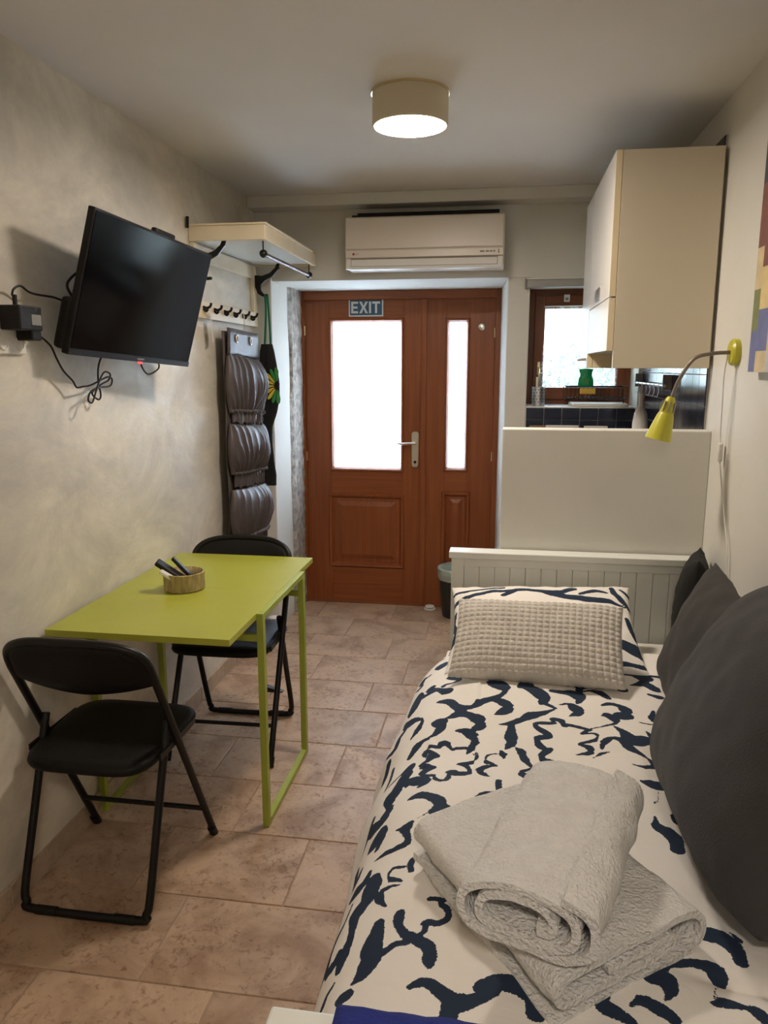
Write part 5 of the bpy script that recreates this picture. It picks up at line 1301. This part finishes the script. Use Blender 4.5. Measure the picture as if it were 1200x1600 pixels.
dv.modifiers['thickness'].offset = -1
D = stroke_field(np.array(Sg), np.array(Yg), STROKES)
at = dv.data.attributes.new('stroke', 'FLOAT', 'POINT')
at.data.foreach_set('value', D.astype(np.float32))
tag(dv, 'off white duvet with navy brushed flower print spread over the day bed', 'duvet')

# ------------------------------------------------------------------ pillows
def pillow_grid(W, H, T, mat4, nu=60, nv=44, edge=0.06, p=2.6, wr=0.006, seed=0, bump=None, flange=0.0, sag=0.0, corner=0.0):
    """closed pillow: local x width, y height, z thickness; returns MB plus uv list"""
    front, back, uv = [], [], []
    for i in range(nu + 1):
        u = -1 + 2 * i / nu
        r1, r2 = [], []
        for j in range(nv + 1):
            v = -1 + 2 * j / nv
            e = (max(0, 1 - abs(u) ** p) * max(0, 1 - abs(v) ** p)) ** 0.5
            x = W / 2 * u * (1 - edge * (1 - v * v) - corner * abs(v) ** 5)
            y = H / 2 * v * (1 - edge * (1 - u * u) - corner * abs(u) ** 5)
            y -= sag * (1 - u * u) * (1 if v > 0 else 0.2)
            wv = wr * (nz(x * 9 + seed, y * 9, seed) + 0.6 * nz(x * 21, y * 21, seed + 5)) * min(1, e * 3) + wr * 0.9 * nz(x * 30 + seed, y * 30) * (1 - e) * (abs(u) < .999 and abs(v) < .999)
            z = T / 2 * e + 0.001
            b = bump(u, v) if bump else 0
            r1.append(mat4 @ Vector((x, y, z + wv + b)))
            r2.append(mat4 @ Vector((x, y, -z + wv * 0.6 - b)))
            uv.append((x, y))
        front.append(r1)
        back.append(r2)
    m = MB()
    m.grid(front)
    m.grid([r[::-1] for r in back])
    n1 = nv + 1
    off = (nu + 1) * n1
    F = lambda i, j: i * n1 + j
    Bk = lambda i, j: off + i * n1 + (nv - j)
    fs = []
    for i in range(nu):
        fs.append((F(i, 0), F(i + 1, 0), Bk(i + 1, 0), Bk(i, 0)))
        fs.append((F(i + 1, nv), F(i, nv), Bk(i, nv), Bk(i + 1, nv)))
    for j in range(nv):
        fs.append((F(0, j + 1), F(0, j), Bk(0, j), Bk(0, j + 1)))
        fs.append((F(nu, j), F(nu, j + 1), Bk(nu, j + 1), Bk(nu, j)))
    m.f += fs
    m.mi += [0] * len(fs)
    return m, uv + [uv[i * n1 + (nv - j)] for i in range(nu + 1) for j in range(n1)]

def orient(center, ex, ey):
    ex = Vector(ex).normalized()
    ez = ex.cross(Vector(ey)).normalized()
    ey = ez.cross(ex)
    return frame_mat(Vector(center), ex, ey, ez)

# printed pillow
PM = orient((0.140, 2.385, 0.675), (0.53, 0.0, 0.025), (0.0, 0.37, 0.135))
pm_, uv = pillow_grid(0.60, 0.44, 0.12, PM, 80, 54, wr=0.006, seed=3)
pp = pm_.build('printed_pillow', 'duvet', None, smooth=True)
PS = [[(-290, 170, 5), (-250, 165, 6), (-210, 178, 6), (-120, 180, 5)], [(-285, 110, 8), (-250, 130, 7), (-200, 135, 9), (-150, 150, 8), (-95, 150, 6)],
      [(-120, 118, 8), (-80, 150, 8), (-40, 155, 8), (10, 140, 9), (70, 138, 8), (110, 165, 9)], [(10, 140, 9), (70, 110, 10), (140, 90, 12), (220, 95, 9), (260, 80, 4)],
      [(130, 125, 6), (180, 150, 7), (215, 148, 4)], [(235, 190, 6), (240, 150, 8), (265, 110, 8), (280, 80, 5)], [(265, 185, 5), (290, 160, 6)],
      [(262, 20, 5), (275, -40, 9), (292, -90, 6)], [(240, -110, 16), (270, -120, 20), (285, -140, 12)], [(-280, 60, 5), (-285, 0, 6), (-270, -40, 5), (-285, -100, 7)],
      [(-200, 40, 8), (-120, 60, 9), (-60, 20, 8), (0, 30, 6)], [(60, -40, 8), (120, -20, 9), (180, -60, 8)], [(-150, -80, 8), (-90, -60, 9), (-30, -100, 8)], [(200, -180, 5), (285, -185, 6)]]
PS = [[(x_, y_ - 6, w_ * 1.45) for x_, y_, w_ in st] for st in PS]
U = np.array(uv) * 1000
pa_ = pp.data.attributes.new('stroke', 'FLOAT', 'POINT')
pa_.data.foreach_set('value', stroke_field(U[:, 0], U[:, 1], PS).astype(np.float32))
tag(pp, 'pillow with navy brushed print leaning on the white headboard', 'pillow')

def waffle(u, v):
    a = abs(math.sin(u * math.pi * 13)) ** 0.6 * abs(math.sin(v * math.pi * 8)) ** 0.6
    return 0.0055 * a
GM = orient((0.112, 2.135, 0.722), (0.445, -0.04, 0.010), (0.01, 0.20, 0.142))
gm_, _ = pillow_grid(0.485, 0.275, 0.09, GM, 208, 112, p=3.2, edge=0.03, wr=0.004, seed=11, bump=waffle)
tag(gm_.build('waffle_pillow', 'greyknit', None, smooth=True), 'beige grey waffle textured cushion in front of the printed pillow', 'pillow')

DM = orient((0.503, 1.366, 0.853), (0.008, 1, -0.075), (0.529, 0.0, 1.0))
dm_, _ = pillow_grid(0.667, 0.517, 0.305, DM, 60, 50, wr=0.010, seed=21, edge=0.04, p=3.0, corner=0.11)
tag(dm_.build('charcoal_cushion', 'charcoal', None, smooth=True), 'largest charcoal cushion leaning against the wall beside the towels', 'cushion')
DM2 = orient((0.529, 1.965, 0.780), (-0.011, 1, 0.108), (0.386, 0.0, 1.0))
dm_, _ = pillow_grid(0.459, 0.368, 0.115, DM2, 50, 44, wr=0.010, seed=33, edge=0.06, corner=0.04)
tag(dm_.build('charcoal_cushion', 'charcoal', None, smooth=True), 'smaller charcoal cushion between the largest cushion and the headboard', 'cushion')
DM3 = orient((0.62, 2.52, 0.74), (0.25, 1, 0.0), (0.10, 0.0, 0.99))
dm_, _ = pillow_grid(0.20, 0.34, 0.10, DM3, 30, 30, wr=0.014, seed=45, edge=0.05)
tag(dm_.build('black_bag', 'blackcloth', None, smooth=True), 'small black cloth bag squeezed in the corner of the headboard', 'bag')

# ------------------------------------------------------------------ towels
def sheet_profile(path, th):
    """thicken an open 2-D path into a closed outline"""
    P = [Vector((a, b, 0)) for a, b in path]
    Lf, Rt = [], []
    for i, p in enumerate(P):
        d = (P[min(i + 1, len(P) - 1)] - P[max(i - 1, 0)]).normalized()
        nrm = Vector((-d.y, d.x, 0))
        Lf.append(p + nrm * th / 2)
        Rt.append(p - nrm * th / 2)
    return Lf, Rt

def folded(name, path, th, length, mat4, mat, nl=40, seed=0, wob=0.004, droop=None):
    Lf, Rt = sheet_profile(path, th)
    ring = Lf + Rt[::-1]
    A = []
    for i in range(nl + 1):
        t = i / nl
        tt = 0.5 - 0.5 * math.cos(math.pi * t) if False else t
        endr = min(1.0, t / 0.04, (1 - t) / 0.04)
        row = []
        for k, q in enumerate(ring):
            wz = wob * nz(q.x * 14, t * 5, seed) + wob * 0.5 * nz(q.x * 40, t * 16, seed + q.y * 30)
            wx = wob * nz(t * 6, q.y * 20, seed + 9)
            p = Vector((q.x + wx, length * tt, q.y + wz * (1 if q.y > 0.01 else 0.2)))
            if droop:
                p = droop(p, t)
            row.append(mat4 @ p)
        A.append(row)
    m = MB().grid(A, wrap=True)
    n = len(ring)
    h = n // 2
    for A_, flip in ((A[0], True), (A[-1], False)):
        base = len(m.v)
        fs = []
        for i in range(h - 1):
            f = (i, i + 1, n - 2 - i, n - 1 - i)
            fs.append(f[::-1] if not flip else f)
        m.add(A_, fs)
    return m.build(name, mat, None, smooth='auto')

def arc(cx, cy, r, a0, a1, n=8):
    return [(cx + r * math.cos(math.radians(a0 + (a1 - a0) * k / n)), cy + r * math.sin(math.radians(a0 + (a1 - a0) * k / n))) for k in range(n + 1)]

# lower towel, folded in layers: the layered side faces the camera
ax = Vector((0.221, 0.178, 0)).normalized()
ay = Vector((-0.243, 0.359, 0)).normalized()
az = Vector((0, 0, 1))
TM = frame_mat(Vector((0.088, 0.893, 0.626)), ax, ay, az)
Wt = 0.305
th = 0.0125
lay = []
def seg(xa, xb, z, n=10, w=0.0):
    return [(xa + (xb - xa) * k / n, z + w * math.sin(math.pi * k / n)) for k in range(n + 1)]
path = (seg(0.02, Wt - 0.03, 0.010) + arc(Wt - 0.03, 0.026, 0.016, -90, 90)[1:] + seg(Wt - 0.04, 0.10, 0.042)
        + [(0.092, 0.047), (0.092, 0.056), (0.10, 0.061)] + seg(0.11, Wt - 0.045, 0.061)[1:] + arc(Wt - 0.045, 0.070, 0.008, -90, 90)[1:] )
path = (seg(0.0, Wt - 0.034, 0.008) + arc(Wt - 0.038, 0.040, 0.032, -90, 90, 12)[1:] + seg(Wt - 0.05, 0.03, 0.073, 12, 0.003) + arc(0.026, 0.052, 0.020, 90, 270, 10)[1:] + seg(0.04, Wt - 0.085, 0.032)[1:] + arc(Wt - 0.082, 0.042, 0.0095, -90, 90, 8)[1:] + seg(Wt - 0.09, 0.10, 0.0520)[1:])
t1 = folded('folded_towel', path, th, 0.405, TM, 'terry', 44, 2, 0.005)
tag(t1, 'white terry towel folded flat on the printed duvet', 'towel', 'white towels on the bed')
path = seg(0.08, Wt - 0.055, 0.0475, 10) 
# upper towel, rolled
bx = Vector((0.95, -0.31, 0)).normalized()
by = Vector((-bx.y, bx.x, 0))
UM = frame_mat(Vector((-0.066, 0.962, 0.706)), bx, by, az)
sp = []
Wr, Hr = 0.228, 0.118
turns = 2.35
nS = 90
for k in range(nS + 1):
    t = k / nS
    a = math.radians(-60) + t * turns * 2 * math.pi
    sc = 0.30 + 0.70 * (t ** 0.8)
    e = 0.75
    ca, sa_ = math.cos(a), math.sin(a)
    sp.append((Wr / 2 + (Wr / 2 - 0.010) * (sc + 0.06) / 1.06 * math.copysign(abs(ca) ** e, ca), Hr / 2 + (Hr / 2 - 0.010) * sc * math.copysign(abs(sa_) ** e, sa_) + 0.003))
t2 = folded('rolled_towel', sp, 0.0125, 0.365, UM, 'terry', 40, 9, 0.006)
tag(t2, 'white terry towel rolled up on top of the folded one', 'towel', 'white towels on the bed')

# ------------------------------------------------------------------ blue cloth over the footboard
A = []
for i in range(40):
    u = i / 39
    x = -0.150 + 0.50 * u
    row = []
    for (y, z) in ((0.552, 0.60), (0.556, 0.70), (0.560, 0.82), (0.566, 0.852), (0.576, 0.860), (0.600, 0.860), (0.625, 0.860), (0.645, 0.860), (0.654, 0.856), (0.658, 0.846), (0.659, 0.80), (0.661, 0.74)):
        lift = 0.008 * math.exp(-((u - 0.06) / 0.06) ** 2) + 0.005 * nz(u * 9, y * 10)
        row.append((x + 0.01 * nz(y * 20, z * 8, 2) * (0.3 + u) + (0.02 * (0.87 - z)), y + 0.003 * nz(u * 20, z * 9), z + max(0, lift if z >= 0.86 else 0)))
    A.append(row)
tag(MB().grid(A).build('blue_cloth', 'bluecloth', None, smooth=True, solid=0.008), 'royal blue cloth draped over the white bed end', 'cloth')

# ------------------------------------------------------------------ reading lamp
rl = root('reading_lamp', (XR, 2.50, 1.545), 'lime green gooseneck reading lamp on the wall', 'lamp')
MB().lathe([(0.040, 0), (0.040, 0.016), (0.034, 0.022)], 28, Matrix.Translation((XR, 2.50, 1.545)) @ rot('Y', -90)).build('base', 'lampgreen', rl, smooth='auto')
neck = catmull([(XR - 0.02, 2.50, 1.545), (0.62, 2.505, 1.541), (0.572, 2.51, 1.525), (0.535, 2.52, 1.462), (0.518, 2.525, 1.405)], 8)
MB().tube(neck, 0.0058, 10).build('gooseneck', 'neck', rl, smooth=True)
tip = Vector((0.516, 2.527, 1.405))
ctr = Vector((0.484, 2.527, 1.272))
ez = (ctr - tip).normalized()
ex_ = Vector((0, 1, 0))
ey_ = ez.cross(ex_)
LM = frame_mat(tip, ex_, ey_, ez)
MB().lathe([(0.010, -0.004), (0.015, 0.004), (0.022, 0.048), (0.021, 0.050)], 24, LM).build('socket_neck', 'lampgreen', rl, smooth='auto')
MB().lathe([(0.021, 0.046), (0.026, 0.058), (0.041, 0.134), (0.039, 0.134), (0.024, 0.058), (0.019, 0.047)], 36, LM, cap=False).build('shade', 'lampgreen', rl, smooth='auto')
for k in range(8):
    a = 2 * math.pi * k / 8
    MB().box(-0.0012, 0.0012, 0.0165, 0.0235, 0.012, 0.044, LM @ Matrix.Rotation(a, 4, 'Z')).build('cooling_slot', 'greymark', rl)
MB().tube(catmull([(0.668, 2.50, 1.540), (0.665, 2.515, 1.48), (0.672, 2.535, 1.38), (0.676, 2.545, 1.30), (0.680, 2.545, 1.255)], 6), 0.0022, 6).build('cord', 'white', rl, smooth=True)
box('switch', 'white', rl, XR - 0.022, XR - 0.008, 2.535, 2.557, 1.205, 1.265, 0.005)
MB().tube(catmull([(0.681, 2.545, 1.207), (0.683, 2.50, 1.12), (0.684, 2.44, 1.02), (0.685, 2.40, 0.95), (0.685, 2.38, 0.80), (0.685, 2.375, 0.62)], 6), 0.0022, 6).build('cord', 'white', rl, smooth=True)

# ------------------------------------------------------------------ painting
pg = root('painting', (XR, 1.95, 1.49), 'abstract painting of coloured blocks on the wall above the cushions', 'painting')
box('stretcher', 'canvas_side', pg, XR - 0.028, XR - 0.002, 1.60, 2.29, 1.487, 2.20)
pal = {}
for nm, c in dict(k=(0.05, 0.048, 0.052), r=(0.20, 0.07, 0.05), c=(0.60, 0.47, 0.26), g=(0.19, 0.21, 0.075), b=(0.14, 0.15, 0.30), y=(0.66, 0.50, 0.22), w=(0.55, 0.52, 0.5), o=(0.45, 0.2, 0.07)).items():
    pal[nm] = M('paint_' + nm, c, 0.7, var=0.12, vscale=25)
cols = ['kkkkrrrccggbb', 'kkrrrrrryybbc', 'wkkrroogbbccw', 'bbkooyyggrrcw', 'bkkggoowwrrbb', 'ccgggkkbbooyy']
ys = [2.288, 2.235, 2.15, 2.05, 1.93, 1.78, 1.602]
names = list(pal)
pm2 = MB()
for c, cs in enumerate(cols):
    for r, ch_ in enumerate(cs):
        z1 = 2.198 - r * 0.0546
        pm2.add([(XR - 0.0286, ys[c], z1 - 0.0546), (XR - 0.0286, ys[c + 1], z1 - 0.0546), (XR - 0.0286, ys[c + 1], z1), (XR - 0.0286, ys[c], z1)], [(0, 1, 2, 3)], names.index(ch_))
pm2.build('painted_canvas', [pal[n_] for n_ in names], pg)

# ------------------------------------------------------------------ outside, behind door and window
gr = box('ground_outside', 'ground', None, -4, 4, 4.76, 12, -0.12, -0.05)
gr['kind'] = 'structure'
wo = box('wall_opposite', 'paint', None, -6, 8, 9.0, 9.3, -0.1, 4.6)
wo['kind'] = 'structure'
sh = root('shrub', (0.55, 5.4, -0.05), 'green shrub outside behind the lace curtain', 'shrub')
lm_ = MB()
rr = random.Random(5)
for k in range(4200):
    a, b = rr.random() * 6.283, rr.random()
    z = 0.35 + 1.22 * b + rr.uniform(-.1, .1)
    r_ = 0.62 * math.sin(math.pi * min(1, b * 0.8 + 0.15)) ** 0.6 * math.sqrt(rr.random())
    p = Vector((0.62 + 1.1 * r_ * math.cos(a), 5.4 + r_ * math.sin(a) * .8, z))
    d = Vector((rr.uniform(-1, 1), rr.uniform(-1, 1), rr.uniform(-.4, 1))).normalized()
    e = d.cross(Vector((rr.random(), rr.random(), rr.random()))).normalized()
    l_, w_ = rr.uniform(.04, .07), rr.uniform(.012, .02)
    lm_.add([p, p + d * l_ * .5 + e * w_, p + d * l_, p + d * l_ * .5 - e * w_], [(0, 1, 2, 3)])
tag(lm_.build('foliage', 'leaf', sh), kind='stuff')
MB().tube([(0.62, 5.4, -0.05), (0.60, 5.42, 0.5), (0.63, 5.4, 1.2)], [0.03, 0.022, 0.01], 8).build('stem', 'worktop', sh)
